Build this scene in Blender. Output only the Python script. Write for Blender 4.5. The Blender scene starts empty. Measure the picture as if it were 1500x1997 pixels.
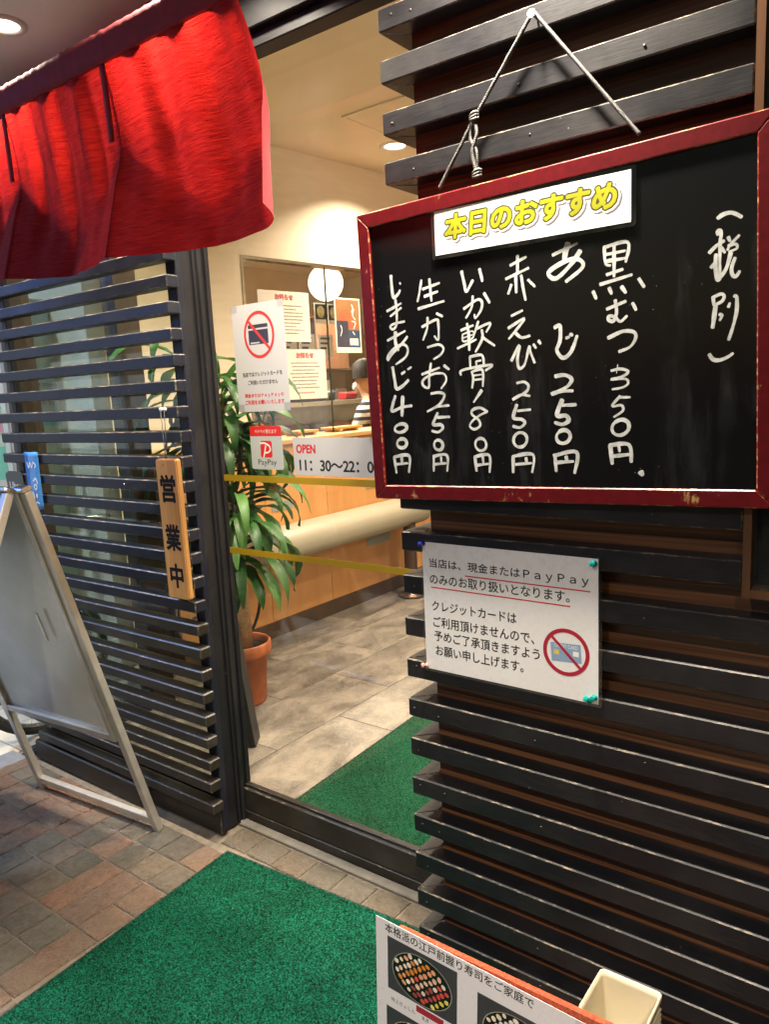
import bpy, bmesh, math, random
from mathutils import Vector, Matrix, Quaternion, noise

random.seed(7)
R = math.radians
scene = bpy.context.scene
col = scene.collection

# ------------------------------------------------------------------ camera
cam_data = bpy.data.cameras.new('camera')
cam = bpy.data.objects.new('camera', cam_data)
col.objects.link(cam)
_r = Vector((0.8011, 0.5966, -0.0481)); _d = Vector((0.0553, -0.1538, -0.9866)); _f = Vector((-0.596, 0.7876, -0.1562))
_f.normalize(); _r = (_r - _f * _r.dot(_f)).normalized(); _u = _r.cross(_f)
m3 = Matrix((_r, _u, -_f)).transposed()
cam.matrix_world = Matrix.Translation((0, 0, 1.45)) @ m3.to_4x4()
cam_data.sensor_fit = 'VERTICAL'
cam_data.sensor_height = 24.0
cam_data.lens = 24.0 * 1473.5 / 1997.0
cam_data.clip_start = 0.02
cam_data.clip_end = 400.0
scene.camera = cam

# ------------------------------------------------------------------ world, sun, exposure (blue hour under an arcade soffit)
world = bpy.data.worlds.new('World'); scene.world = world
world.use_nodes = True
wn = world.node_tree.nodes; wl = world.node_tree.links
bg = wn['Background']
sky = wn.new('ShaderNodeTexSky'); sky.sky_type = 'NISHITA'; sky.sun_disc = False
sky.sun_elevation = R(0.8); sky.sun_rotation = R(0)
wl.new(sky.outputs['Color'], bg.inputs['Color']); bg.inputs['Strength'].default_value = 0.15
sun_data = bpy.data.lights.new('sun', 'SUN'); sun_data.energy = 0.02; sun_data.angle = R(12); sun_data.color = (0.75, 0.85, 1.0)
sun = bpy.data.objects.new('sun', sun_data); col.objects.link(sun); sun.rotation_euler = (R(89), 0, R(180))
scene.view_settings.view_transform = 'Standard'
scene.view_settings.look = 'None'
scene.view_settings.exposure = 0.0
scene.view_settings.gamma = 1.0
scene.cycles.use_denoising = True
scene.cycles.max_bounces = 8
scene.cycles.transparent_max_bounces = 16
scene.cycles.caustics_reflective = False
scene.cycles.caustics_refractive = False
scene.cycles.sample_clamp_indirect = 4.0

OUT_LAMP = 25.0      # watts of one arcade downlight
IN_LAMP = 40.0       # watts of one dining-room downlight
FILLGLOW = 0.9      # added fill window, and the assumed blue sign, across the side street
SIGNGLOW = 10.0
FILL_GLOBE = 55.0
ASSUMED_STREET = 120.0  # watts of the assumed street lamp, added out of view

# ------------------------------------------------------------------ materials
MATS = {}
def new_mat(name):
    m = bpy.data.materials.new(name); m.use_nodes = True
    n = m.node_tree.nodes; n.clear()
    return m, n, m.node_tree.links
def nd(n, t, **kw):
    x = n.new(t)
    for k, v in kw.items(): setattr(x, k, v)
    return x
def coords(n, l, scale=(1, 1, 1), rand=True):
    tc = nd(n, 'ShaderNodeTexCoord'); mp = nd(n, 'ShaderNodeMapping')
    mp.inputs['Scale'].default_value = scale
    l.new(tc.outputs['Object'], mp.inputs['Vector'])
    if rand:
        oi = nd(n, 'ShaderNodeObjectInfo'); mu = nd(n, 'ShaderNodeMath', operation='MULTIPLY'); mu.inputs[1].default_value = 37.0
        l.new(oi.outputs['Random'], mu.inputs[0]); l.new(mu.outputs[0], mp.inputs['Location'])
    return mp.outputs['Vector']
def ramp(n, l, fac, stops):
    r = nd(n, 'ShaderNodeValToRGB'); e = r.color_ramp.elements
    while len(e) < len(stops): e.new(0.5)
    for q, (p, c) in zip(e, stops):
        q.position = p; q.color = (*c, 1) if len(c) == 3 else c
    l.new(fac, r.inputs['Fac']); return r.outputs['Color']
def noise_n(n, l, vec, scale, detail=4, rough=0.55, dist=0.0):
    x = nd(n, 'ShaderNodeTexNoise'); x.inputs['Scale'].default_value = scale; x.inputs['Detail'].default_value = detail
    x.inputs['Roughness'].default_value = rough; x.inputs['Distortion'].default_value = dist
    l.new(vec, x.inputs['Vector']); return x
def mixc(n, l, fac, a, b, mode='MIX'):
    x = nd(n, 'ShaderNodeMix', data_type='RGBA', blend_type=mode)
    for s, v in ((0, fac), (6, a), (7, b)):
        if hasattr(v, 'is_output'): l.new(v, x.inputs[s])
        elif isinstance(v, (int, float)): x.inputs[s].default_value = v
        else: x.inputs[s].default_value = (*v, 1)
    return x.outputs[2]
def bump(n, l, h, strength=0.3, dist=0.002):
    b = nd(n, 'ShaderNodeBump'); b.inputs['Strength'].default_value = strength; b.inputs['Distance'].default_value = dist
    l.new(h, b.inputs['Height']); return b.outputs['Normal']
def principled(n, l, color, rough=0.5, normal=None, spec=0.5, metal=0.0, coat=0.0):
    p = nd(n, 'ShaderNodeBsdfPrincipled'); o = nd(n, 'ShaderNodeOutputMaterial')
    for k, v in (('Base Color', color), ('Roughness', rough), ('Metallic', metal)):
        if hasattr(v, 'is_output'): l.new(v, p.inputs[k])
        elif isinstance(v, (int, float)): p.inputs[k].default_value = v
        else: p.inputs[k].default_value = (*v, 1)
    p.inputs['Specular IOR Level'].default_value = spec
    p.inputs['Coat Weight'].default_value = coat; p.inputs['Coat Roughness'].default_value = 0.12
    if normal: l.new(normal, p.inputs['Normal'])
    l.new(p.outputs[0], o.inputs['Surface']); return p
def M(name, color=(0.5, 0.5, 0.5), rough=0.5, var=0.12, scale=12, bmp=0.15, spec=0.5, metal=0.0, coat=0.0, stretch=(1, 1, 1), bdist=0.002):
    """plain paint / plastic / metal with mottled colour, uneven gloss and fine relief"""
    if name in MATS: return MATS[name]
    m, n, l = new_mat(name)
    v = coords(n, l, stretch)
    a = noise_n(n, l, v, scale); b = noise_n(n, l, v, scale * 9, 3)
    dark = tuple(c * (1 - var) for c in color); lite = tuple(min(1, c * (1 + var)) for c in color)
    c = ramp(n, l, a.outputs['Fac'], [(0.3, dark), (0.7, lite)])
    rr = nd(n, 'ShaderNodeMapRange'); rr.inputs[3].default_value = max(0.02, rough - 0.1); rr.inputs[4].default_value = min(1, rough + 0.1)
    l.new(b.outputs['Fac'], rr.inputs[0])
    principled(n, l, c, rr.outputs[0], bump(n, l, b.outputs['Fac'], bmp, bdist) if bmp else None, spec, metal, coat)
    MATS[name] = m; return m
def emit(name, color, strength):
    if name in MATS: return MATS[name]
    m, n, l = new_mat(name)
    e = nd(n, 'ShaderNodeEmission'); e.inputs[0].default_value = (*color, 1); e.inputs[1].default_value = strength
    o = nd(n, 'ShaderNodeOutputMaterial'); l.new(e.outputs[0], o.inputs[0]); MATS[name] = m; return m
def glass_mat(name, tint=(0.97, 0.985, 0.98), rough=0.02, dirt=0.03):
    if name in MATS: return MATS[name]
    m, n, l = new_mat(name)
    v = coords(n, l, (1, 1, 1), False)
    t = nd(n, 'ShaderNodeBsdfTransparent'); t.inputs[0].default_value = (*tint, 1)
    g = nd(n, 'ShaderNodeBsdfGlossy'); g.inputs[0].default_value = (1, 1, 1, 1); g.inputs['Roughness'].default_value = rough
    d = nd(n, 'ShaderNodeBsdfDiffuse'); d.inputs[0].default_value = (0.6, 0.6, 0.6, 1)
    lw = nd(n, 'ShaderNodeLayerWeight'); pw = nd(n, 'ShaderNodeMath', operation='POWER'); pw.inputs[1].default_value = 5.0; l.new(lw.outputs['Facing'], pw.inputs[0])
    fr = nd(n, 'ShaderNodeMapRange'); fr.inputs[3].default_value = 0.035; fr.inputs[4].default_value = 1.0; l.new(pw.outputs[0], fr.inputs[0])
    nz = noise_n(n, l, coords(n, l, (1.0, 1.0, 0.45), False), 4.0, 8, 0.7, 1.2)
    mr = nd(n, 'ShaderNodeMapRange'); mr.inputs[1].default_value = 0.45; mr.inputs[2].default_value = 0.8; mr.inputs[3].default_value = 0.0; mr.inputs[4].default_value = dirt
    l.new(nz.outputs['Fac'], mr.inputs[0])
    m1 = nd(n, 'ShaderNodeMixShader'); l.new(mr.outputs[0], m1.inputs[0]); l.new(t.outputs[0], m1.inputs[1]); l.new(d.outputs[0], m1.inputs[2])
    m2 = nd(n, 'ShaderNodeMixShader'); l.new(fr.outputs[0], m2.inputs[0]); l.new(m1.outputs[0], m2.inputs[1]); l.new(g.outputs[0], m2.inputs[2])
    o = nd(n, 'ShaderNodeOutputMaterial'); l.new(m2.outputs[0], o.inputs[0]); MATS[name] = m; return m
def black_paint(name, base=(0.009, 0.009, 0.011), rough=0.36, scratch=0.6, spec=0.32):
    """dark lacquer with dust, dings down to grey wood and grain along local x"""
    if name in MATS: return MATS[name]
    m, n, l = new_mat(name)
    v = coords(n, l, (1.2, 14, 14)); v2 = coords(n, l, (1, 1, 1))
    g = noise_n(n, l, v, 22, 6, 0.6)
    d = noise_n(n, l, v2, 5, 5, 0.6)
    sp = nd(n, 'ShaderNodeTexVoronoi'); sp.inputs['Scale'].default_value = 34; l.new(v2, sp.inputs['Vector'])
    spm = ramp(n, l, sp.outputs['Distance'], [(0.0, (1, 1, 1)), (0.035, (1, 1, 1)), (0.06, (0, 0, 0))])
    spn = noise_n(n, l, v2, 9, 2)
    gate = ramp(n, l, spn.outputs['Fac'], [(0.55, (0, 0, 0)), (0.62, (1, 1, 1))])
    spots = mixc(n, l, 1.0, spm, gate, 'MULTIPLY')
    c = ramp(n, l, g.outputs['Fac'], [(0.3, tuple(x * 0.7 for x in base)), (0.75, tuple(x * 1.7 for x in base))])
    dust = ramp(n, l, d.outputs['Fac'], [(0.45, (0, 0, 0)), (0.85, (scratch * 0.12,) * 3)])
    c = mixc(n, l, dust, c, (0.22, 0.2, 0.17))
    c = mixc(n, l, spots, c, (0.2, 0.17, 0.13))
    rr = nd(n, 'ShaderNodeMapRange'); rr.inputs[3].default_value = rough - 0.12; rr.inputs[4].default_value = rough + 0.22
    l.new(d.outputs['Fac'], rr.inputs[0])
    principled(n, l, c, rr.outputs[0], bump(n, l, g.outputs['Fac'], 0.22, 0.0012), spec)
    MATS[name] = m; return m
def worn_edge(name, paint, bare, cut=0.5, rough=0.4):
    if name in MATS: return MATS[name]
    m, n, l = new_mat(name)
    v = coords(n, l, (3, 10, 10))
    g = noise_n(n, l, v, 9, 6, 0.7)
    c = ramp(n, l, g.outputs['Fac'], [(cut - 0.06, paint), (cut + 0.06, bare)])
    principled(n, l, c, rough); MATS[name] = m; return m
def wood(name, dark, mid, lite, along='x', rough=0.4, scale=3.0, fine=60, coat=0.0, xs=1.0):
    if name in MATS: return MATS[name]
    m, n, l = new_mat(name)
    s = {'x': (0.35 * xs, 6, 6), 'y': (6, 0.35 * xs, 6), 'z': (6, 6, 0.35 * xs)}[along]
    v = coords(n, l, s)
    a = noise_n(n, l, v, scale, 5, 0.6, 0.6); b = noise_n(n, l, v, fine, 3, 0.6)
    c = ramp(n, l, a.outputs['Fac'], [(0.28, dark), (0.5, mid), (0.72, lite)])
    c = mixc(n, l, 0.35, c, ramp(n, l, b.outputs['Fac'], [(0.3, dark), (0.7, lite)]))
    principled(n, l, c, rough, bump(n, l, b.outputs['Fac'], 0.15, 0.001), 0.5, 0, coat)
    MATS[name] = m; return m

# ------------------------------------------------------------------ mesh helpers
def finish(name, bm, mat, parent=None, smooth=False):
    me = bpy.data.meshes.new(name); bm.normal_update(); bm.to_mesh(me); bm.free()
    for x in (mat if isinstance(mat, (list, tuple)) else [mat]): me.materials.append(x)
    if smooth:
        for p in me.polygons: p.use_smooth = True
    o = bpy.data.objects.new(name, me); col.objects.link(o)
    if parent is not None: o.parent = parent
    return o
def box(bm, x0, x1, y0, y1, z0, z1, bev=0.0, bevmat=0, mat=0, segs=1):
    b = bmesh.new()
    r = bmesh.ops.create_cube(b, size=1.0)
    for v in r['verts']: v.co = Vector(((x0 + x1) / 2 + v.co.x * (x1 - x0), (y0 + y1) / 2 + v.co.y * (y1 - y0), (z0 + z1) / 2 + v.co.z * (z1 - z0)))
    for f in b.faces: f.material_index = mat
    if bev:
        res = bmesh.ops.bevel(b, geom=list(b.edges), offset=bev, segments=segs, affect='EDGES', profile=0.5)
        for f in res['faces']: f.material_index = bevmat
    tmp = bpy.data.meshes.new('tmp'); b.to_mesh(tmp); b.free(); bm.from_mesh(tmp); bpy.data.meshes.remove(tmp)
def BOX(name, mat, x0, x1, y0, y1, z0, z1, parent=None, bev=0.0, bevmat=None, segs=1):
    bm = bmesh.new()
    mats = [mat] if bevmat is None else [mat, bevmat]
    box(bm, x0, x1, y0, y1, z0, z1, bev, 0 if bevmat is None else 1, 0, segs)
    return finish(name, bm, mats, parent)
def tube(bm, pts, r, seg=8, cap=True, mat=0, closed=False):
    pts = [Vector(p) for p in pts]; n = len(pts); rings = []
    rad = r if isinstance(r, (list, tuple)) else [r] * n
    up = None
    for i, p in enumerate(pts):
        a = pts[i - 1] if (i > 0 or closed) else pts[i]; b = pts[(i + 1) % n] if (i < n - 1 or closed) else pts[i]
        t = (b - a).normalized()
        if up is None:
            up = t.orthogonal().normalized()
        else:
            up = (up - t * up.dot(t)); up = up.normalized() if up.length > 1e-6 else t.orthogonal().normalized()
        s = t.cross(up)
        rings.append([bm.verts.new(p + (up * math.cos(k * 2 * math.pi / seg) + s * math.sin(k * 2 * math.pi / seg)) * rad[i]) for k in range(seg)])
    for i in range(n if closed else n - 1):
        A, B = rings[i], rings[(i + 1) % n]
        for k in range(seg):
            f = bm.faces.new((A[k], A[(k + 1) % seg], B[(k + 1) % seg], B[k])); f.material_index = mat; f.smooth = True
    if cap and not closed:
        for rg in (rings[0][::-1], rings[-1]):
            f = bm.faces.new(rg); f.material_index = mat
def lathe(bm, prof, seg=32, cx=0, cy=0, mat=0, smooth=True):
    rings = []
    for r, z in prof:
        if r < 1e-5: rings.append([bm.verts.new((cx, cy, z))])
        else: rings.append([bm.verts.new((cx + r * math.cos(k * 2 * math.pi / seg), cy + r * math.sin(k * 2 * math.pi / seg), z)) for k in range(seg)])
    for A, B in zip(rings, rings[1:]):
        for k in range(seg):
            k2 = (k + 1) % seg
            if len(A) == 1 and len(B) == 1: continue
            if len(A) == 1: f = bm.faces.new((A[0], B[k2], B[k]))
            elif len(B) == 1: f = bm.faces.new((A[k], A[k2], B[0]))
            else: f = bm.faces.new((A[k], A[k2], B[k2], B[k]))
            f.smooth = smooth; f.material_index = mat
def catmull(pts, sub=6):
    P = [Vector(p) for p in pts]
    if len(P) < 3: return [P[0].lerp(P[-1], i / sub) for i in range(sub + 1)]
    out = []
    for i in range(len(P) - 1):
        p0 = P[max(i - 1, 0)]; p1 = P[i]; p2 = P[i + 1]; p3 = P[min(i + 2, len(P) - 1)]
        for k in range(sub):
            t = k / sub
            out.append(0.5 * ((2 * p1) + (p2 - p0) * t + (2 * p0 - 5 * p1 + 4 * p2 - p3) * t * t + (3 * p1 - p0 - 3 * p2 + p3) * t ** 3))
    out.append(P[-1]); return out
def empty(name, loc, rz=0.0):
    o = bpy.data.objects.new(name, None); col.objects.link(o); o.location = loc; o.rotation_euler = (0, 0, rz); o.empty_display_size = 0.1
    return o
def tag(o, label=None, cat=None, group=None, kind=None):
    for k, v in (('label', label), ('category', cat), ('group', group), ('kind', kind)):
        if v is not None: o[k] = v
    return o
def child_local(o, parent):
    """parent o (built in world coordinates) without moving it"""
    o.parent = parent; o.matrix_parent_inverse = parent.matrix_basis.inverted() if parent.parent is None else (parent.parent.matrix_basis @ parent.matrix_basis).inverted()
    return o
def group_under(name, loc, parts, label, cat, group=None):
    t = empty(name, loc)
    for p in parts: child_local(p, t)
    return tag(t, label, cat, group)

# ------------------------------------------------------------------ lettering: every text is typed once, converted to a flat mesh
_texts = {}
def prep_texts(specs):
    objs = []
    for key, body, bold, spacing, lines in specs:
        c = bpy.data.curves.new('t', 'FONT'); c.body = body; c.size = 1.0; c.offset = bold; c.space_character = spacing; c.space_line = lines
        c.resolution_u = 3; c.fill_mode = 'FRONT' if hasattr(c, 'fill_mode') else c.fill_mode
        o = bpy.data.objects.new('t', c); col.objects.link(o); objs.append((key, o))
    dg = bpy.context.evaluated_depsgraph_get(); dg.update()
    for key, o in objs:
        me = bpy.data.meshes.new_from_object(o.evaluated_get(dg)); me.name = 'lettering'
        me.materials.clear()
        xs = [v.co.x for v in me.vertices]; ys = [v.co.y for v in me.vertices]
        x0, x1, y0, y1 = min(xs), max(xs), min(ys), max(ys)
        for v in me.vertices: v.co.x = (v.co.x - x0) / (x1 - x0) - 0.5; v.co.y = (v.co.y - y0) / (y1 - y0) - 0.5
        _texts[key] = me
    for key, o in objs:
        c = o.data; bpy.data.objects.remove(o); bpy.data.curves.remove(c)
def lettering(key, mat, parent, u, v, w, h, d=0.0006, name='lettering', shear=0.0, bold=0.0, rays=6):
    """parent is a sheet whose local x runs right, local z up and -y faces the reader; (u, v) is the centre"""
    me = _texts[key].copy(); d = thin(d)
    for q in me.vertices:
        x, y = q.co.x, q.co.y
        q.co = Vector((u + x * w + shear * y * h, -d, v + y * h))
    if bold:      # a heavier face: the same outline struck again around itself, each strike a hair deeper
        vs = [q.co.copy() for q in me.vertices]; fs = [tuple(p.vertices) for p in me.polygons]; V = []; F = []
        for k in range(rays + 1):
            a = 2 * math.pi * k / rays; off = Vector((0, 0, 0)) if k == rays else Vector((math.cos(a) * bold, 0.000002 * (k + 1), math.sin(a) * bold))
            b = len(V); V += [v + off for v in vs]; F += [tuple(i + b for i in f) for f in fs]
        me = bpy.data.meshes.new('lettering'); me.from_pydata(V, [], F)
    me.materials.append(mat)
    o = bpy.data.objects.new(name, me); col.objects.link(o); o.parent = parent
    return o
def thin(d): return d * 0.15 if 0 < d < 0.0026 else d      # ink is only a film on its sheet
def flat(bm, pts, d, mat=0):
    d = thin(d)
    vs = [bm.verts.new((p[0], -d, p[1])) for p in pts]
    f = bm.faces.new(vs); f.material_index = mat
    f.normal_update()
    if f.normal.y > 0: f.normal_flip()
    return f
def rect(bm, u0, u1, v0, v1, d, mat=0): flat(bm, [(u0, v0), (u1, v0), (u1, v1), (u0, v1)], d, mat)
def rrect(u0, u1, v0, v1, r, seg=5):
    out = []
    for cx, cy, a0 in ((u1 - r, v1 - r, 0), (u0 + r, v1 - r, 90), (u0 + r, v0 + r, 180), (u1 - r, v0 + r, 270)):
        for k in range(seg + 1):
            a = R(a0 + 90 * k / seg); out.append((cx + r * math.cos(a), cy + r * math.sin(a)))
    return out
def ring(bm, cu, cv, ro, ri, d, mat=0, sy=1.0, seg=40, skew=0.0):
    d = thin(d)
    A = []; B = []
    for k in range(seg):
        a = 2 * math.pi * k / seg
        A.append(bm.verts.new((cu + ro * math.cos(a), -d, cv + ro * sy * math.sin(a)))); B.append(bm.verts.new((cu + ri * math.cos(a), -d, cv + ri * sy * math.sin(a))))
    for k in range(seg):
        f = bm.faces.new((A[k], A[(k + 1) % seg], B[(k + 1) % seg], B[k])); f.material_index = mat
        f.normal_update()
        if f.normal.y > 0: f.normal_flip()
def disc(bm, cu, cv, ru, rv, d, mat=0, seg=16, rot=0.0):
    c, s = math.cos(rot), math.sin(rot)
    flat(bm, [(cu + ru * math.cos(2 * math.pi * k / seg) * c - rv * math.sin(2 * math.pi * k / seg) * s, cv + ru * math.cos(2 * math.pi * k / seg) * s + rv * math.sin(2 * math.pi * k / seg) * c) for k in range(seg)], d, mat)
def bar(bm, a, b, w, d, mat=0):
    a = Vector(a); b = Vector(b); t = (b - a).normalized(); s = Vector((-t.y, t.x)) * w / 2
    flat(bm, [a + s, b + s, b - s, a - s], d, mat)
def brush(bm, pts, w, d, mat=0, taper=True):
    """one felt-pen stroke as a ribbon with rounded ends"""
    d = thin(d); P = catmull([(p[0], p[1], 0) for p in pts], 7); n = len(P); L = []; Rr = []
    for i, p in enumerate(P):
        t = (P[min(i + 1, n - 1)] - P[max(i - 1, 0)]); t = t.normalized() if t.length else Vector((1, 0, 0))
        s = Vector((-t.y, t.x, 0)); ww = w / 2 * (0.97 + 0.30 * noise.noise(p * 55 + Vector((0, 0, d * 1e5))))
        if taper: ww *= 1.06 - 0.24 * (i / max(1, n - 1)) ** 2
        di = d + i * 1e-6; L.append(bm.verts.new((p.x + s.x * ww, -di, p.y + s.y * ww))); Rr.append(bm.verts.new((p.x - s.x * ww, -di, p.y - s.y * ww)))
    fs = []
    for i in range(n - 1): fs.append(bm.faces.new((L[i], L[i + 1], Rr[i + 1], Rr[i])))
    for p, q, k, de in ((P[0], P[1], (L[0], Rr[0]), d), (P[-1], P[-2], (Rr[-1], L[-1]), d + (n - 1) * 1e-6)):
        t = (p - q).normalized() * w * 0.22
        a, b = k
        mid = [bm.verts.new((a.co.x * (1 - f) + b.co.x * f + t.x, -de, a.co.z * (1 - f) + b.co.z * f + t.y)) for f in (0.25, 0.75)]
        fs.append(bm.faces.new((a, mid[0], mid[1], b)))
    for f in fs:
        f.material_index = mat; f.normal_update()
        if f.normal.y > 0: f.normal_flip()
def sheet(name, mat, w, h, loc, rz=0.0, roll=0.0, t=0.0012, rad=0.0, tilt=0.0):
    """a sign sheet: returns an Empty-free mesh object, local x right, z up, front at local y=0"""
    bm = bmesh.new()
    pts = rrect(-w / 2, w / 2, -h / 2, h / 2, rad, 4) if rad else [(-w / 2, -h / 2), (w / 2, -h / 2), (w / 2, h / 2), (-w / 2, h / 2)]
    A = [bm.verts.new((x, 0, z)) for x, z in pts]; B = [bm.verts.new((x, t, z)) for x, z in pts]
    bm.faces.new(A); bm.faces.new(B[::-1])
    for k in range(len(A)): bm.faces.new((A[k], B[k], B[(k + 1) % len(A)], A[(k + 1) % len(A)]))
    bmesh.ops.recalc_face_normals(bm, faces=bm.faces)
    o = finish(name, bm, mat)
    o.matrix_basis = Matrix.Translation(loc) @ Matrix.Rotation(rz, 4, 'Z') @ Matrix.Rotation(-roll, 4, 'Y') @ Matrix.Rotation(tilt, 4, 'X')
    return o
def empty_sheet(name, loc, rz=0.0, roll=0.0):
    o = empty(name, loc); o.matrix_basis = Matrix.Translation(loc) @ Matrix.Rotation(rz, 4, 'Z') @ Matrix.Rotation(-roll, 4, 'Y'); return o
def rehang(o, parent):
    """put an object built in the parent's local frame under it"""
    o.parent = parent; o.matrix_basis = Matrix.Identity(4); return o
# ------------------------------------------------------------------ material library
m_black = black_paint('black_lacquer')
m_black_old = black_paint('black_lacquer_old', (0.016, 0.0135, 0.011), 0.4, 1.3)
m_navy = black_paint('slat_lacquer', (0.008, 0.010, 0.019), 0.34, 0.6, 0.30)
m_edge = worn_edge('slat_edge', (0.035, 0.033, 0.03), (0.24, 0.2, 0.15), 0.62, 0.3)
m_edge_soft = worn_edge('slat_edge_soft', (0.03, 0.03, 0.031), (0.22, 0.18, 0.13), 0.57, 0.34)
m_zebra = wood('zebra_panel', (0.015, 0.007, 0.005), (0.08, 0.033, 0.016), (0.27, 0.12, 0.05), 'x', 0.3, 9.0, 30, 0.0, 0.25)
m_red_frame_wear = worn_edge('red_lacquer_edge', (0.15, 0.006, 0.008), (0.42, 0.23, 0.09), 0.56, 0.35)
def lacquer_red():
    m, n, l = new_mat('red_lacquer')
    v = coords(n, l); a = noise_n(n, l, v, 7, 6, 0.7); b = noise_n(n, l, v, 60, 4, 0.6)
    mask = ramp(n, l, a.outputs['Fac'], [(0.62, (0, 0, 0)), (0.67, (1, 1, 1))])
    st = coords(n, l, (6, 1, 1)); c2 = noise_n(n, l, st, 40, 3)
    mask = mixc(n, l, 1.0, mask, ramp(n, l, c2.outputs['Fac'], [(0.46, (0, 0, 0)), (0.52, (1, 1, 1))]), 'MULTIPLY')
    c = ramp(n, l, b.outputs['Fac'], [(0.3, (0.075, 0.003, 0.005)), (0.7, (0.11, 0.004, 0.007))])
    c = mixc(n, l, mask, c, (0.42, 0.24, 0.09))
    principled(n, l, c, 0.36, bump(n, l, b.outputs['Fac'], 0.12, 0.001), 0.25); return m
m_red_frame = lacquer_red()
m_alu = M('brushed_aluminium', (0.62, 0.59, 0.54), 0.34, 0.1, 20, 0.1, 0.5, 0.6)
m_steel = M('stainless', (0.55, 0.54, 0.52), 0.25, 0.08, 20, 0.05, 0.5, 1.0)
m_whitepaper = M('paper_white', (0.78, 0.77, 0.74), 0.55, 0.03, 6, 0.03)
m_lam = M('laminated_paper', (0.72, 0.715, 0.70), 0.28, 0.03, 5, 0.05)
m_ink = M('print_black', (0.012, 0.012, 0.013), 0.5, 0.1, 30, 0)
m_inkred = M('print_red', (0.55, 0.02, 0.025), 0.5, 0.08, 30, 0)
m_inkcrimson = M('print_crimson', (0.36, 0.008, 0.03), 0.5, 0.08, 30, 0)
m_pen = M('white_paint_pen', (0.54, 0.56, 0.535), 0.6, 0.28, 55, 0.15)
m_soffit = M('soffit_plaster', (0.80, 0.79, 0.69), 0.7, 0.05, 4, 0.1)
m_ceiling = M('ceiling_plaster', (0.80, 0.68, 0.50), 0.8, 0.04, 3, 0.1)
m_cream = M('cream_wall', (0.78, 0.685, 0.53), 0.7, 0.05, 5, 0.25, stretch=(1, 1, 6))
m_counterwood = wood('orange_laminate', (0.50, 0.235, 0.075), (0.60, 0.295, 0.10), (0.66, 0.35, 0.135), 'z', 0.35, 1.2, 30)
m_brown = M('brown_base', (0.075, 0.045, 0.028), 0.5, 0.2, 8)
m_vinyl = M('beige_vinyl', (0.36, 0.325, 0.24), 0.42, 0.05, 6, 0.06)
m_darkwood = wood('dark_post', (0.02, 0.014, 0.010), (0.035, 0.025, 0.018), (0.055, 0.04, 0.03), 'z', 0.35, 2, 50)
m_mortar = M('mortar', (0.14, 0.115, 0.085), 0.95, 0.25, 40, 0.5)
m_kerb = M('kerb_concrete', (0.13, 0.12, 0.10), 0.85, 0.25, 18, 0.5)
m_glass = glass_mat('door_glass', (0.97, 0.975, 0.97), 0.015, 0.018)
m_glass_side = glass_mat('side_glass', (0.86, 0.9, 0.88), 0.015, 0.03)
m_clear = glass_mat('clear_plastic', (0.94, 0.95, 0.95), 0.08, 0.06)

def stone(name, stops, rough=0.6):
    m, n, l = new_mat(name)
    v = coords(n, l); oi = nd(n, 'ShaderNodeObjectInfo')
    base = ramp(n, l, oi.outputs['Random'], stops)
    a = noise_n(n, l, v, 42, 6, 0.7); b = noise_n(n, l, v, 110, 4, 0.7); cl = noise_n(n, l, v, 7, 3)
    c = mixc(n, l, ramp(n, l, a.outputs['Fac'], [(0.36, (0, 0, 0)), (0.64, (0.95, 0.95, 0.95))]), base, mixc(n, l, 1.0, base, (0.60, 0.56, 0.50), 'MULTIPLY'))
    c = mixc(n, l, ramp(n, l, cl.outputs['Fac'], [(0.36, (0, 0, 0)), (0.7, (0.6, 0.6, 0.6))]), c, (0.19, 0.168, 0.13))
    rr = nd(n, 'ShaderNodeMapRange'); rr.inputs[3].default_value = rough - 0.25; rr.inputs[4].default_value = rough + 0.2; l.new(a.outputs['Fac'], rr.inputs[0])
    hh = nd(n, 'ShaderNodeMath', operation='ADD'); l.new(a.outputs['Fac'], hh.inputs[0]); l.new(b.outputs['Fac'], hh.inputs[1])
    principled(n, l, c, rr.outputs[0], bump(n, l, hh.outputs[0], 1.0, 0.018), 0.7); return m
m_stone_grey = stone('stone_olive', [(0, (0.10, 0.096, 0.078)), (0.35, (0.16, 0.145, 0.112)), (0.7, (0.23, 0.18, 0.13)), (1, (0.14, 0.12, 0.10))], 0.5)
m_stone_red = stone('stone_terracotta', [(0, (0.28, 0.15, 0.095)), (0.5, (0.33, 0.18, 0.108)), (1, (0.23, 0.145, 0.105))], 0.5)
m_stone_band = stone('stone_band', [(0, (0.15, 0.132, 0.095)), (0.5, (0.20, 0.15, 0.10)), (1, (0.17, 0.15, 0.115))])

def tile_mat():
    m, n, l = new_mat('floor_tile')
    v = coords(n, l, (1, 1, 1)); v2 = coords(n, l, (1.8, 1.0, 1))
    a = noise_n(n, l, v2, 3.5, 6, 0.62, 0.8); b = noise_n(n, l, v, 40, 4); w = noise_n(n, l, v, 9, 8, 0.75, 2.5)
    c = ramp(n, l, a.outputs['Fac'], [(0.34, (0.07, 0.062, 0.052)), (0.5, (0.14, 0.125, 0.103)), (0.66, (0.24, 0.21, 0.17))])
    vein = ramp(n, l, w.outputs['Fac'], [(0.485, (0, 0, 0)), (0.5, (0.35, 0.35, 0.35)), (0.515, (0, 0, 0))])
    c = mixc(n, l, vein, c, (0.6, 0.52, 0.4))
    principled(n, l, c, 0.42, bump(n, l, b.outputs['Fac'], 0.08, 0.001)); return m
m_tile = tile_mat()

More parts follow.
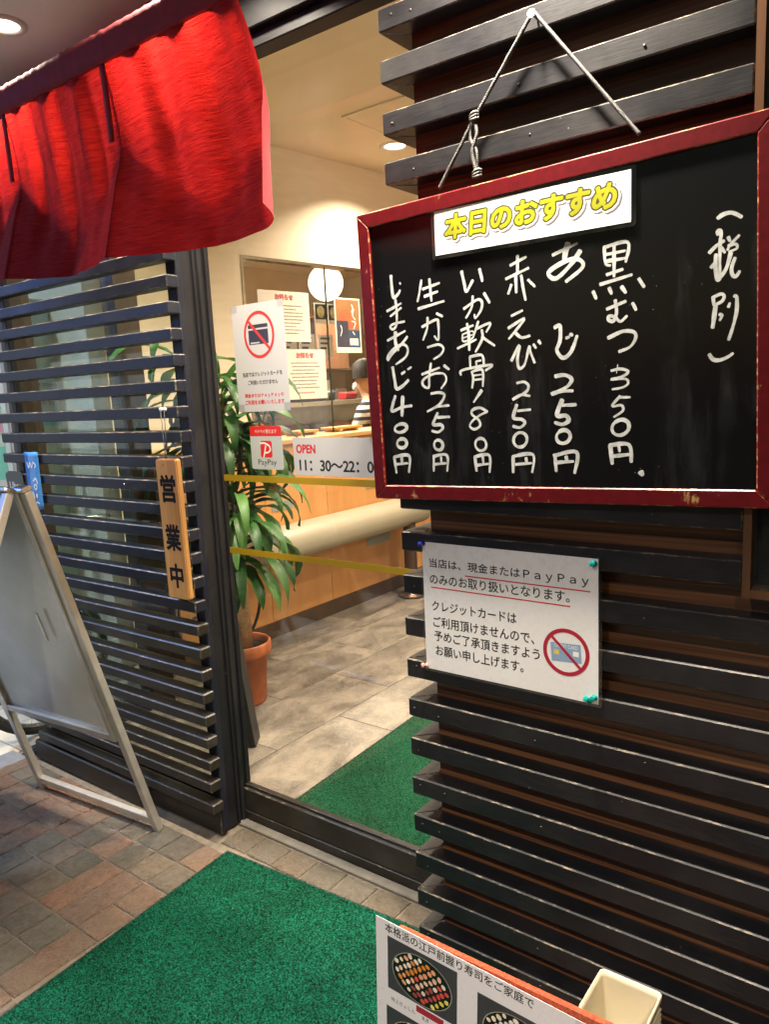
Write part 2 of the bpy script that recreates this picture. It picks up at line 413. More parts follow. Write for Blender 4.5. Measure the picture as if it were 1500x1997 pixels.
def turf_mat(name, a_, b_, c_):
    m, n, l = new_mat(name)
    v = coords(n, l, (1, 1, 1), False)
    x = noise_n(n, l, v, 215, 4, 0.8); y = noise_n(n, l, v, 160, 3, 0.6); z = noise_n(n, l, v, 4, 5, 0.6)
    c = ramp(n, l, x.outputs['Fac'], [(0.42, a_), (0.5, b_), (0.62, c_)])
    c = mixc(n, l, ramp(n, l, z.outputs['Fac'], [(0.42, (0, 0, 0)), (0.66, (0.8, 0.8, 0.8))]), c, mixc(n, l, 1.0, c, (0.55, 0.6, 0.52), 'MULTIPLY'))
    hh = nd(n, 'ShaderNodeMath', operation='ADD'); l.new(x.outputs['Fac'], hh.inputs[0]); l.new(y.outputs['Fac'], hh.inputs[1])
    principled(n, l, c, 0.6, bump(n, l, hh.outputs[0], 1.0, 0.004), 0.12); return m
m_turf = turf_mat('mat_fibre', (0.0006, 0.010, 0.006), (0.0016, 0.080, 0.042), (0.007, 0.17, 0.095))
m_turf_in = turf_mat('mat_fibre_indoor', (0.001, 0.018, 0.009), (0.003, 0.070, 0.030), (0.012, 0.13, 0.058))

# ------------------------------------------------------------------ the setting: street, paving, arcade soffit
street = BOX('street', M('asphalt', (0.055, 0.055, 0.057), 0.85, 0.2, 30, 0.4), -80, 80, -80, 80, -0.4, -0.035); tag(street, kind='structure')
road_tile = BOX('pavement', M('pale_paving', (0.50, 0.46, 0.38), 0.7, 0.06, 8, 0.2), -7.5, -3.185, -1.0, 6.0, -0.034, -0.03); tag(road_tile, kind='structure')
bm = bmesh.new(); box(bm, -0.145, 0.145, -0.145, 0.145, -0.006, 0.006, 0.002)
me_rt = bpy.data.meshes.new('street_tile'); bm.to_mesh(me_rt); bm.free(); me_rt.materials.append(M('pale_tile', (0.62, 0.56, 0.45), 0.55, 0.06, 8, 0.2))
for i in range(5):
    for j in range(6):
        o = bpy.data.objects.new('street_tile', me_rt); col.objects.link(o); o.location = (-3.335 - 0.2955 * i, 1.05 + 0.2955 * j, -0.024); o.parent = road_tile
kerb = BOX('kerb', m_kerb, -3.18, -3.055, -1.0, 1.46, -0.06, 0.004, None, 0.008); tag(kerb, kind='structure')
kerb.data.materials[0] = M('kerb_granite', (0.20, 0.205, 0.215), 0.6, 0.15, 40, 0.3)

paving = BOX('paving', m_mortar, -3.05, 2.6, -1.4, 1.628, -0.06, -0.0055); tag(paving, kind='structure')
def stone_mesh(w, h, seed):
    bm = bmesh.new(); nx = max(5, round(w / 0.013)); ny = max(5, round(h / 0.013)); rr = random.Random(seed); off = Vector((rr.random() * 50, rr.random() * 50, 0))
    g = 0.003; V = {}
    def edge(i, n, L_): return 0.0 if i == 0 else 1.0 if i == n else (0.004 / L_ + (1 - 0.008 / L_) * (i - 1) / (n - 2))
    for i in range(nx + 1):
        for j in range(ny + 1):
            x = -w / 2 + g + (w - 2 * g) * edge(i, nx, w); y = -h / 2 + g + (h - 2 * g) * edge(j, ny, h)
            e = (i in (0, nx)) or (j in (0, ny))
            z = 0.0022 * noise.noise(Vector((x, y, 0)) * 28 + off) + 0.0012 * noise.noise(Vector((x, y, 0)) * 75 + off)
            if e:
                k = 0.0022 * noise.noise(Vector((x, y, 3)) * 25 + off); z -= 0.0028
                if i in (0, nx): x += k
                if j in (0, ny): y += k
            V[i, j] = bm.verts.new((x, y, z))
    for i in range(nx):
        for j in range(ny):
            f = bm.faces.new((V[i, j], V[i + 1, j], V[i + 1, j + 1], V[i, j + 1])); f.smooth = True
    rim = [V[i, 0] for i in range(nx)] + [V[nx, j] for j in range(ny)] + [V[i, ny] for i in range(nx, 0, -1)] + [V[0, j] for j in range(ny, 0, -1)]
    low = [bm.verts.new((v.co.x, v.co.y, -0.012)) for v in rim]
    for k in range(len(rim)): bm.faces.new((rim[k], low[k], low[(k + 1) % len(rim)], rim[(k + 1) % len(rim)]))
    me = bpy.data.meshes.new('paving_stone'); bm.to_mesh(me); bm.free(); return me
SQ = [stone_mesh(0.1075, 0.1175, s) for s in range(6)]; LG = [stone_mesh(0.1075, 0.235, 20 + s) for s in range(5)]; WD = [stone_mesh(0.215, 0.1175, 40 + s) for s in range(3)]
BD = [stone_mesh(0.118, 0.105, 60 + s) for s in range(5)]
variants = {}
def stone_obj(me, mat, x, y):
    key = (me.name, mat.name)
    if key not in variants:
        c = me.copy(); c.materials.clear(); c.materials.append(mat); variants[key] = c
    o = bpy.data.objects.new('paving_stone', variants[key]); col.objects.link(o); o.location = (x, y, 0.0); o.parent = paving
    return o
rs = random.Random(11)
used = set()
X0, Y0 = -1.804 - 0.0537, 1.452 - 0.0588      # centre of the corner stone beside the mat
def mat_covers(x, y): return -1.66 < x < -0.85 and y < 1.40
for i in range(-1, 12):            # columns going left of the long joint
    for j in range(0, 10):         # rows going towards the viewer
        if (i, j) in used: continue
        x = X0 - 0.1075 * i; y = Y0 - 0.1175 * j
        if i < 0: continue
        r = rs.random()
        if r < 0.2 and (i, j + 1) not in used and j < 9:
            used |= {(i, j), (i, j + 1)}; stone_obj(rs.choice(LG), m_stone_red, x, y - 0.0588)
        elif r < 0.27 and (i + 1, j) not in used and i < 11:
            used |= {(i, j), (i + 1, j)}; stone_obj(rs.choice(WD), m_stone_red, x - 0.0537, y)
        else:
            used.add((i, j)); stone_obj(rs.choice(SQ), m_stone_grey if rs.random() < 0.72 else m_stone_red, x, y)
for i in range(0, 16):             # the stones under and right of the mat
    for j in range(0, 9):
        x = -1.735 + 0.1075 * i; y = Y0 - 0.1175 * j
        if mat_covers(x, y): continue
        stone_obj(rs.choice(SQ), m_stone_grey if rs.random() < 0.6 else m_stone_red, x, y)
for i in range(0, 14):             # one row of rough stones along the door sill
    stone_obj(BD[i % 5], m_stone_band, -1.82 + 0.118 * i, 1.537)
sill_kerb = BOX('sill_kerb', m_kerb, -1.93, -0.2, 1.593, 1.6275, -0.03, 0.006, None, 0.003); tag(sill_kerb, kind='structure')
SOFZ = 2.6
soffit = BOX('soffit', m_soffit, -3.4, 2.6, -0.9, 1.66, SOFZ, SOFZ + 0.08); tag(soffit, kind='structure')

# ------------------------------------------------------------------ lamps
def downlight(x, y, z, watts, label, group, r=0.05, color=(1.0, 0.88, 0.72), spread=125, glow=9.0):
    t = empty('downlight', (x, y, z)); tag(t, label, 'lamp', group)
    bm = bmesh.new(); lathe(bm, [(r * 0.86, 0.0), (r * 0.9, -0.007), (r * 1.12, -0.009), (r * 1.28, -0.006), (r * 1.3, 0.0)], 32)
    finish('trim_ring', bm, M('lamp_trim', (0.7, 0.66, 0.58), 0.4, 0.05), t, True)
    bm = bmesh.new(); lathe(bm, [(0, -0.003), (r * 0.5, -0.0034), (r * 0.87, -0.0015)], 32)
    for f in bm.faces: f.normal_flip()
    finish('lens', bm, emit('lamp_lens_%g' % glow, color, glow), t, True)
    ld = bpy.data.lights.new('light', 'AREA'); ld.shape = 'DISK'; ld.size = r * 1.6; ld.energy = watts; ld.color = color; ld.spread = R(spread)
    lo = bpy.data.objects.new('light', ld); col.objects.link(lo); lo.parent = t; lo.location = (0, 0, -0.012)
    return t
downlight(-2.36, 1.333, SOFZ, OUT_LAMP, 'round recessed downlight in the soffit above the red curtain, at the left edge', 'soffit downlights', 0.052)
downlight(-1.56, 1.333, SOFZ, OUT_LAMP, 'assumed round recessed downlight in the soffit behind the right half of the red curtain', 'soffit downlights', 0.052)  # out of view, assumed from the light through the cloth
downlight(-0.74, 1.30, SOFZ, OUT_LAMP * 2.0, 'assumed round recessed downlight in the soffit above the black menu board', 'soffit downlights', 0.052)  # out of view, assumed from the light on the board
for x, lb in ((-0.6, 'left'), (0.6, 'right')):  # second row added out of view to lift the front light
    downlight(x, -0.75, SOFZ, OUT_LAMP * 2.2, 'unseen fill downlight added in an outer soffit row over the pavement, ' + lb + ' one', 'soffit downlights', 0.052)

# ------------------------------------------------------------------ left slat screen
LS_F, LS_D, LS_H, LS_P = 1.47, 0.045, 0.0365, 0.0767
LX0, LX1 = -2.97, -1.876
screen = empty('slat_screen', (-2.42, 1.5, 0)); tag(screen, 'long dark slat screen in front of the window left of the door', 'slat screen')
bm = bmesh.new(); L = LX1 - LX0
box(bm, -L / 2, L / 2, 0, LS_D, -LS_H, 0, 0.0035, 1, 0)
me_ls = bpy.data.meshes.new('slat'); bm.to_mesh(me_ls); bm.free(); me_ls.materials.append(m_navy); me_ls.materials.append(m_edge_soft)
bm = bmesh.new(); box(bm, -L / 2, L / 2, 0, LS_D, -LS_H, 0, 0.004, 1, 0)
me_lw = bpy.data.meshes.new('slat'); bm.to_mesh(me_lw); bm.free(); me_lw.materials.append(m_black_old); me_lw.materials.append(m_edge)
rs = random.Random(3)
for k in range(32):
    z = 0.137 + LS_P * k
    if z > 2.5: break
    o = bpy.data.objects.new('slat', me_lw if k < 9 else me_ls); col.objects.link(o)
    o.location = ((LX0 + LX1) / 2 + rs.uniform(-0.0025, 0.0025), LS_F + rs.uniform(-0.0015, 0.0015), z + rs.uniform(-0.0012, 0.0012)); o.rotation_euler = (rs.uniform(-0.02, 0.02), rs.uniform(-0.0009, 0.0009), 0); child_local(o, screen)
for x in (LX1 - 0.012, LX0 + 0.06):
    o = BOX('batten', m_navy, x - 0.034, x, LS_F + LS_D, LS_F + LS_D + 0.025, 0.02, 2.5, None, 0.002); child_local(o, screen)
o = BOX('base_board', m_black_old, LX0 + 0.02, LX1 - 0.02, 1.512, 1.539, 0.0, 0.088, None, 0.003, m_edge); child_local(o, screen)
o = BOX('foot_beam', m_black_old, -3.02, -2.30, 1.475, 1.511, 0.0, 0.082, None, 0.005, m_edge); child_local(o, screen)

# ------------------------------------------------------------------ door frame and window behind the screen
m_dull = black_paint('dull_black', (0.004, 0.004, 0.0045), 0.45, 0.1, 0.2)
frame = empty('door_frame', (-1.93, 1.59, 0)); tag(frame, 'black lacquered wooden door frame between the slat screen and the glass', 'door frame')
for nm, a in (('post', (-1.965, -1.9055, 1.5402, 1.6285, 0.0, 2.6)), ('jamb_bead', (-1.9053, -1.899, 1.612, 1.6285, 0.0, 2.37)), ('jamb_bead', (-1.9053, -1.897, 1.5925, 1.6, 0.0, 2.37)),
              ('lintel', (-1.9050, -0.25, 1.545, 1.6285, 2.41, 2.6)), ('lintel_lip', (-1.905, -0.25, 1.568, 1.6285, 2.372, 2.409)), ('sill', (-1.9053, -0.3, 1.6287, 1.70, 0.0, 0.035))):
    child_local(BOX(nm, m_black_old if nm == 'sill' else m_dull if 'lintel' in nm else m_black, *a, None, 0.003, m_edge if nm in ('sill',) else None), frame)
bm = bmesh.new(); lathe(bm, [(0, 0.0045), (0.004, 0.004), (0.0062, 0.0), (0.0062, -0.002)], 12)
o = finish('screw_head', bm, m_steel, None, True); o.matrix_basis = Matrix.Translation((-1.9052, 1.598, 0.545)) @ Matrix.Rotation(R(90), 4, 'Y'); child_local(o, frame)
bm = bmesh.new(); tube(bm, [(-1.62, 1.538, 2.398), (-1.62, 1.565, 2.398)], 0.008, 10)
o = finish('curtain_hook', bm, m_steel); child_local(o, frame)

win = empty('window', (-2.45, 1.6, 0)); tag(win, 'dark framed shop window behind the slat screen', 'window')
for nm, a, mt in (('pane', (-2.93, -1.966, 1.595, 1.6, 0.10, 2.42), m_glass_side), ('bottom_rail', (-2.93, -1.966, 1.565, 1.63, 0.0, 0.099), m_black),
                  ('head_rail', (-2.93, -1.966, 1.565, 1.63, 2.421, 2.6), m_black), ('corner_post', (-3.0, -2.931, 1.54, 1.63, 0.0, 2.6), m_darkwood), ('corner_post', (-3.055, -3.002, 1.56, 1.66, 0.0, 2.6), m_darkwood)):
    child_local(BOX(nm, mt, *a, None, 0.002 if mt is not m_glass_side else 0), win)
sidewin = empty('side_window', (-3.03, 1.9, 0)); tag(sidewin, 'side window round the corner, seen through the dark slats', 'window')
for nm, a, mt in (('pane', (-3.032, -3.027, 1.661, 2.06, 0.10, 2.42), m_glass_side), ('bottom_rail', (-3.05, -3.002, 1.661, 2.06, 0.0, 0.099), m_black), ('head_rail', (-3.05, -3.002, 1.661, 2.06, 2.421, 2.6), m_black),
                  ('post', (-3.10, -3.0, 2.061, 2.18, 0.0, 2.9), m_darkwood)):
    child_local(BOX(nm, mt, *a), sidewin)

# sliding glass door
door = empty('glass_door', (-1.4, 1.65, 0)); tag(door, 'sliding glass shop door with black rail and two yellow tape stripes', 'door')
for nm, a, mt, bv in (('stile', (-1.945, -1.910, 1.6305, 1.668, 0.036, 2.44), m_black, 0.003), ('bottom_rail', (-1.9098, -0.4, 1.6305, 1.668, 0.036, 0.118), m_black_old, 0.004), ('glazing_bead', (-1.9096, -0.4, 1.640, 1.66, 0.1185, 0.128), m_black_old, 0.002),
                      ('glazing_bead', (-1.9098, -1.902, 1.645, 1.662, 0.1285, 2.44), m_black, 0.002), ('pane', (-1.905, -0.4, 1.652, 1.657, 0.122, 2.44), m_glass, 0)):
    child_local(BOX(nm, mt, *a, None, bv, m_edge if mt is m_black_old else None), door)
m_tape = M('yellow_tape', (0.37, 0.235, 0.010), 0.45, 0.06, 10, 0.05)
for z0, z1 in ((1.190, 1.2105), (0.948, 0.9685)):
    child_local(BOX('tape_stripe', m_tape, -1.9015, -0.5, 1.6512, 1.6518, z0, z1), door)

# ------------------------------------------------------------------ right slatted wall
RS_F, RS_H, RS_P, RS_D = 1.48, 0.048, 0.1071, 0.054
RX0, RX1 = -1.073, -0.298
wall_r = empty('slatted_wall', (-0.7, 1.56, 0)); tag(wall_r, 'wall panel of zebra wood banded by thick black slats behind the menu board', 'wall')
pan = BOX('panel', m_zebra, RX0 + RS_D, 1.2, RS_F + RS_D, 1.628, 0.0, 2.6); child_local(pan, wall_r)
def mitred(x0, x1, f, back, h, d):
    """front slat with a return down the left side, cut at 45 degrees"""
    bm = bmesh.new()
    pts = [(x0, f), (x1, f), (x1, f + d), (x0 + d, f + d)]
    ret = [(x0, f + 0.0006), (x0 + d - 0.0006, f + d), (x0 + d - 0.0006, back), (x0, back)]
    out = []
    for P in (pts, ret):
        b = bmesh.new()
        lo = [b.verts.new((x, y, -h)) for x, y in P]; hi = [b.verts.new((x, y, 0)) for x, y in P]
        b.faces.new(lo[::-1]); b.faces.new(hi)
        for k in range(4): b.faces.new((lo[k], lo[(k + 1) % 4], hi[(k + 1) % 4], hi[k]))
        bmesh.ops.recalc_face_normals(b, faces=b.faces)
        res = bmesh.ops.bevel(b, geom=list(b.edges), offset=0.0028, segments=1, affect='EDGES')
        for fc in res['faces']: fc.material_index = 1
        me = bpy.data.meshes.new('slat'); b.to_mesh(me); b.free(); me.materials.append(m_black); me.materials.append(m_edge_soft); out.append(me)
    return out
long_me = mitred(RX0, 1.2, RS_F, 1.628, RS_H, RS_D); short_me = mitred(RX0, RX1, RS_F, 1.628, RS_H, RS_D)
rs = random.Random(5)
bm = bmesh.new(); lathe(bm, [(0, 0.0012), (0.0022, 0.0008), (0.003, 0.0), (0.003, -0.002)], 10)
me_nail = bpy.data.meshes.new('nail'); bm.to_mesh(me_nail); bm.free(); me_nail.materials.append(M('nail_steel', (0.03, 0.028, 0.026), 0.45, 0.2, 20, 0, 0.4, 0.2))
for k in range(-2, 22):
    z = 2.287 - RS_P * k
    if z < 0.03: break
    if z > 2.59: continue
    front, ret = short_me if 1.04 < z else long_me; jz = rs.uniform(-0.0015, 0.0015); jr = rs.uniform(-0.0012, 0.0012)
    for nm, me in (('slat', front), ('slat_return', ret)):
        o = bpy.data.objects.new(nm, me); col.objects.link(o); o.location = (0, rs.uniform(-0.0008, 0.0008), z + jz); o.rotation_euler = (0, jr, 0); child_local(o, wall_r)
    for x in (-1.045, -0.985, -0.72, -0.47):
        if rs.random() < (0.25 if x < -0.9 else 0.6): continue
        o = bpy.data.objects.new('nail', me_nail); col.objects.link(o); o.location = (x + rs.uniform(-0.012, 0.012), RS_F - 0.0006, z - RS_H * rs.uniform(0.3, 0.7)); o.rotation_euler = (R(90), 0, 0); child_local(o, wall_r)

# lit shop-window niche right of the slats: oak frame and dark glass
m_oak = wood('oak_trim', (0.06, 0.025, 0.010), (0.10, 0.045, 0.018), (0.15, 0.07, 0.03), 'z', 0.35, 2, 50)
case = empty('display_case', (0.3, 1.5, 1.03)); tag(case, 'dark display case with oak frame at the right edge behind the menu board', 'display case')
for nm, a, mt in (('frame_side', (-0.296, -0.282, 1.478, 1.5335, 1.042, 2.6), m_oak), ('frame_side', (1.18, 1.2, 1.478, 1.5335, 1.06, 2.6), m_oak), ('frame_sill', (-0.2818, 1.179, 1.478, 1.5335, 1.042, 1.058), m_oak),
                  ('frame_face', (-0.2815, -0.215, 1.488, 1.5335, 1.95, 2.6), m_oak),
                  ('back', (-0.2815, 1.179, 1.528, 1.5337, 1.0585, 1.949), M('case_black', (0.01, 0.01, 0.011), 0.3, 0.1)), ('pane', (-0.2812, 1.178, 1.4905, 1.4945, 1.0585, 1.949), m_glass_side)):
    child_local(BOX(nm, mt, *a), case)
# ------------------------------------------------------------------ dining room shell
floor = BOX('floor', M('floor_joint', (0.12, 0.10, 0.08), 0.8), -7.0, 1.3, 1.7002, 8.5, -0.06, -0.004); tag(floor, kind='structure')
bm = bmesh.new(); box(bm, -0.1785, 0.1785, -0.3935, 0.3935, -0.005, 0.0, 0.0012)
me_ft = bpy.data.meshes.new('floor_tile'); bm.to_mesh(me_ft); bm.free(); me_ft.materials.append(m_tile)
rs = random.Random(21)
for i in range(-3, 4):
    for j in range(0, 4):
        x = -2.36 + 0.36 * i; y = 2.455 + 0.79 * j + (0.395 if i % 2 else 0.0)
        if y - 0.39 < 1.72: continue
        o = bpy.data.objects.new('floor_tile', me_ft); col.objects.link(o); o.location = (x, y, 0); o.parent = floor
        if rs.random() < 0.5: o.rotation_euler = (0, 0, math.pi)
for i in range(-3, 4):       # cut tiles along the sill
    x = -2.36 + 0.36 * i; y1 = 2.455 + (0.395 if i % 2 else 0.0) - 0.395
    if y1 - 1.72 > 0.05:
        o = BOX('floor_tile', m_tile, x - 0.1785, x + 0.1785, 1.71, y1 - 0.0015, -0.005, 0.0, None, 0.0012); child_local(o, floor)
ceil = BOX('ceiling', m_ceiling, -7.0, 1.3, 1.66, 8.5, 2.95, 3.05); tag(ceil, kind='structure')
for nm, a, mt in (('wall_front', (-3.1, 1.3, 1.665, 1.72, 2.45, 2.949), m_cream), ('wall_back', (-7.0, 1.3, 8.0, 8.1, 0, 2.949), m_cream), ('wall_right', (1.2, 1.3, 1.72, 7.99, 0, 2.949), m_cream),
                  ('wall_far', (-7.0, -6.6, 2.3, 7.99, 0, 2.949), M('kitchen_tan', (0.72, 0.60, 0.43), 0.7, 0.08, 3)), ('wall_side', (-6.59, -3.62, 2.3, 2.4, 0, 2.949), m_cream)):
    tag(BOX(nm, mt, *a), kind='structure')
# slanted partition with the pass-through window
WDX, WDY = 0.12, 0.9928
def wpt(y, off=0.0): return Vector((-3.41 + (y - 3.23) * 0.15 / 1.24 + off, y, 0))
def wall_block(name, y0, y1, z0, z1, mat, o0=-0.10, o1=0.0, parent=None):
    bm = bmesh.new(); P = [wpt(y0, o0), wpt(y0, o1), wpt(y1, o1), wpt(y1, o0)]
    lo = [bm.verts.new((p.x, p.y, z0)) for p in P]; hi = [bm.verts.new((p.x, p.y, z1)) for p in P]
    bm.faces.new(lo[::-1]); bm.faces.new(hi)
    for k in range(4): bm.faces.new((lo[k], lo[(k + 1) % 4], hi[(k + 1) % 4], hi[k]))
    bmesh.ops.recalc_face_normals(bm, faces=bm.faces)
    o = finish(name, bm, mat)
    if parent: child_local(o, parent)
    return o
part = empty('partition_wall', (-3.4, 3.2, 0)); tag(part, 'cream partition wall with a wide glazed opening towards the sushi counter', 'wall')
wall_block('wall', 2.40, 3.22, 1.0, 2.949, m_cream, parent=part); wall_block('header', 3.2205, 6.4, 2.29, 2.949, m_cream, parent=part); wall_block('wall', 5.9, 7.99, 0.0, 2.289, m_cream, parent=part)
m_mirrorsteel = M('polished_steel', (0.62, 0.6, 0.56), 0.12, 0.05, 8, 0.02, 0.5, 1.0)
wall_block('frame_strip', 3.2205, 3.238, 1.2, 2.288, m_mirrorsteel, -0.06, 0.004, part); wall_block('frame_strip', 3.2385, 5.9, 2.272, 2.288, m_mirrorsteel, -0.06, 0.004, part)
wall_block('pane', 3.239, 3.905, 1.2, 2.271, m_glass, -0.032, -0.027, part); wall_block('pane', 3.912, 5.9, 1.2, 2.271, m_glass, -0.032, -0.027, part)
wall_block('pane_edge', 3.9055, 3.9115, 1.2, 2.271, M('green_glass_edge', (0.01, 0.03, 0.022), 0.2), -0.034, -0.025, part)
diag = bmesh.new(); P = [(-3.06, 2.19), (-3.10, 2.19), (-3.545, 2.40), (-3.51, 2.40)]
lo = [diag.verts.new((x, y, 0)) for x, y in P]; hi = [diag.verts.new((x, y, 2.949)) for x, y in P]
diag.faces.new(lo); diag.faces.new(hi)
for k in range(4): diag.faces.new((lo[k], lo[(k + 1) % 4], hi[(k + 1) % 4], hi[k]))
bmesh.ops.recalc_face_normals(diag, faces=diag.faces); tag(finish('wall_corner', diag, m_cream), kind='structure')

# half wall faced in orange laminate, with the padded bench on it
half = empty('half_wall', (-3.3, 4.0, 0)); tag(half, 'orange wood-faced half wall under the pass-through window', 'counter')
for y0, y1 in ((2.45, 3.128), (3.132, 3.688), (3.692, 4.328), (4.332, 5.0), (5.004, 6.0)):
    child_local(BOX('panel', m_counterwood, -3.275, -3.258, y0, y1, 0.0985, 1.165), half)
child_local(BOX('core', m_brown, -3.60, -3.2755, 2.45, 6.0, 0.0, 1.164), half)
child_local(BOX('baseboard', m_brown, -3.2752, -3.252, 2.45, 6.0, 0.0, 0.098), half)
child_local(BOX('ledge', wood('ledge_wood', (0.42, 0.22, 0.08), (0.52, 0.30, 0.12), (0.6, 0.38, 0.17), 'y', 0.4), -3.62, -3.235, 2.45, 6.0, 1.1655, 1.195, None, 0.004), half)
m_inlay = M('grey_inlay', (0.24, 0.29, 0.26), 0.4, 0.06)
for y0, y1, z0, z1 in ((3.18, 3.36, 0.77, 0.825), (4.10, 4.32, 0.79, 0.85), (4.08, 4.36, 0.385, 0.44)):
    child_local(BOX('inlay', m_inlay, -3.2578, -3.2555, y0, y1, z0, z1), half)
bench = empty('bench', (-3.1, 3.8, 0)); tag(bench, 'long beige vinyl bolster bench along the orange half wall', 'bench')
bm = bmesh.new(); prof = []
for k in range(24):
    a = 2 * math.pi * k / 24; c, s = math.cos(a), math.sin(a)
    prof.append((math.copysign(abs(c) ** 0.75, c) * 0.135, math.copysign(abs(s) ** 0.75, s) * 0.098))
ends = [(2.86, 0.80), (2.868, 0.93), (2.89, 1.0), (4.49, 1.0), (4.52, 0.93), (4.53, 0.80)]
rings = [[bm.verts.new((-3.118 + px * s, y, 0.602 + pz * s)) for px, pz in prof] for y, s in ends]
for A, B in zip(rings, rings[1:]):
    for k in range(24): bm.faces.new((A[k], A[(k + 1) % 24], B[(k + 1) % 24], B[k])).smooth = True
bm.faces.new(rings[0]); bm.faces.new(rings[-1][::-1]); bmesh.ops.recalc_face_normals(bm, faces=bm.faces)
child_local(finish('cushion', bm, m_vinyl), bench)
for y in (4.30,):
    bm = bmesh.new(); lathe(bm, [(0, 0.0), (0.098, 0.0), (0.1, 0.012), (0.094, 0.022), (0.05, 0.03), (0.046, 0.05), (0.046, 0.53)], 28, -3.04, y)
    o = finish('leg', bm, M('brown_steel', (0.10, 0.06, 0.04), 0.35, 0.1, 8, 0.05, 0.5, 0.6), None, True); child_local(o, bench)

# ceiling access hatch and lamps
hatch = empty('ceiling_hatch', (-2.53, 3.7, 2.95)); tag(hatch, 'square access hatch with pale trim in the tan ceiling', 'hatch')
child_local(BOX('door', m_ceiling, -2.75, -2.31, 3.455, 3.92, 2.944, 2.9495), hatch)
for a in ((-2.766, -2.752, 3.44, 3.935), (-2.308, -2.294, 3.44, 3.935), (-2.7515, -2.3085, 3.44, 3.453), (-2.7515, -2.3085, 3.922, 3.935)):
    child_local(BOX('trim', M('hatch_trim', (0.72, 0.64, 0.5), 0.5), *a, 2.941, 2.9495), hatch)
downlight(-2.855, 4.06, 2.95, IN_LAMP, 'round white downlight in the tan ceiling beside the top slats', 'dining room downlights', 0.075, (1.0, 0.83, 0.64))
for x, y in ((-1.9, 4.06), (-1.45, 2.25), (-2.4, 2.0), (-0.6, 3.2)):  # hidden downlights added to light the dining room
    downlight(x, y, 2.95, IN_LAMP, 'unseen round ceiling downlight added to light the dining room, %s' % {-1.9: 'behind the menu board', -1.45: 'just inside the glass door', -2.4: 'behind the red curtain', -0.6: 'behind the slatted wall'}[x], 'dining room downlights', 0.075, (1.0, 0.83, 0.64))
for x, y in ((-4.8, 4.2), (-4.8, 6.0)):  # hidden downlights added to brighten the sushi counter
    downlight(x, y, 2.95, IN_LAMP * 4.5, 'unseen round downlight added for light over the sushi counter, %s one' % ('nearer' if y < 5 else 'farther'), 'added sushi bar downlights', 0.075, (1.0, 0.84, 0.62))
pend = empty('pendant_lamp', (-4.2, 4.9, 2.36)); tag(pend, 'glowing white globe pendant lamp seen through the partition window', 'lamp')
bm = bmesh.new(); bmesh.ops.create_uvsphere(bm, u_segments=32, v_segments=20, radius=0.145)
for f in bm.faces: f.smooth = True
finish('globe', bm, emit('globe_glow', (1.0, 0.86, 0.62), 3.2), pend)
me_globe = pend.children[0].data
bm = bmesh.new(); tube(bm, [(0, 0, 0.13), (0, 0, 0.589)], 0.004, 8); lathe(bm, [(0.045, 0.138), (0.04, 0.17), (0.01, 0.19)], 20); finish('cord', bm, m_ink, pend)

for gx, gy, lb in ((0.5, 2.6, 'nearer'), (0.5, 5.4, 'farther')):      # unseen globes added to brighten the tan ceiling
    t = empty('pendant_lamp', (gx, gy, 2.25)); tag(t, 'unseen globe lamp added behind the slatted wall to light the ceiling, %s one' % lb, 'lamp', 'added unseen globes')
    o = bpy.data.objects.new('globe', me_globe); col.objects.link(o); o.parent = t
    bm = bmesh.new(); tube(bm, [(0, 0, 0.13), (0, 0, 0.699)], 0.004, 8); finish('cord', bm, m_ink, t)
    ld = bpy.data.lights.new('light', 'POINT'); ld.energy = FILL_GLOBE; ld.shadow_soft_size = 0.16; ld.color = (1.0, 0.84, 0.62); lo = bpy.data.objects.new('light', ld); col.objects.link(lo); lo.parent = t; lo.location = (0, 0, -0.16)

# ------------------------------------------------------------------ potted dragon plant
plant = empty('potted_plant', (-2.685, 2.36, 0)); tag(plant, 'tall dragon plant with drooping glossy leaves in a terracotta pot behind the glass', 'plant')
bm = bmesh.new(); lathe(bm, [(0, 0.0), (0.094, 0.0), (0.099, 0.01), (0.116, 0.235), (0.132, 0.238), (0.137, 0.255), (0.138, 0.298), (0.132, 0.304), (0.124, 0.30), (0.118, 0.27), (0.115, 0.26)], 40)
pot = finish('pot', bm, M('terracotta', (0.44, 0.13, 0.045), 0.6, 0.28, 9, 0.25), plant, True)
bm = bmesh.new(); lathe(bm, [(0, 0.272), (0.06, 0.275), (0.117, 0.268)], 28); finish('soil', bm, M('soil', (0.03, 0.02, 0.013), 0.95, 0.4, 50, 0.8, bdist=0.01), plant)
m_trunk = M('cane_bark', (0.50, 0.33, 0.19), 0.8, 0.25, 30, 0.6, stretch=(1, 1, 5), bdist=0.004)
bm = bmesh.new(); tube(bm, [(0.02, -0.01, 0.26), (0.012, -0.008, 0.5), (0.0, 0, 0.75), (-0.006, 0.004, 0.98)], [0.048, 0.047, 0.045, 0.042], 16)
finish('trunk', bm, m_trunk, plant)
stems = [((-0.02, 0.0, 0.97), (0.03, -0.03, 1.48)), ((0.015, 0.01, 0.95), (-0.13, -0.06, 1.66)), ((0.02, 0.0, 0.55), (0.09, -0.05, 0.98)), ((-0.01, 0.01, 0.96), (0.03, 0.06, 1.30))]
bm = bmesh.new()
for a, b in stems:
    a = Vector(a); b = Vector(b); mid = a.lerp(b, 0.5) + Vector((b.x - a.x, b.y - a.y, 0)) * 0.35
    tube(bm, catmull([a, mid, b], 5), 0.011, 8)
finish('stem', bm, M('green_cane', (0.16, 0.13, 0.05), 0.6, 0.3, 40, 0.3), plant)
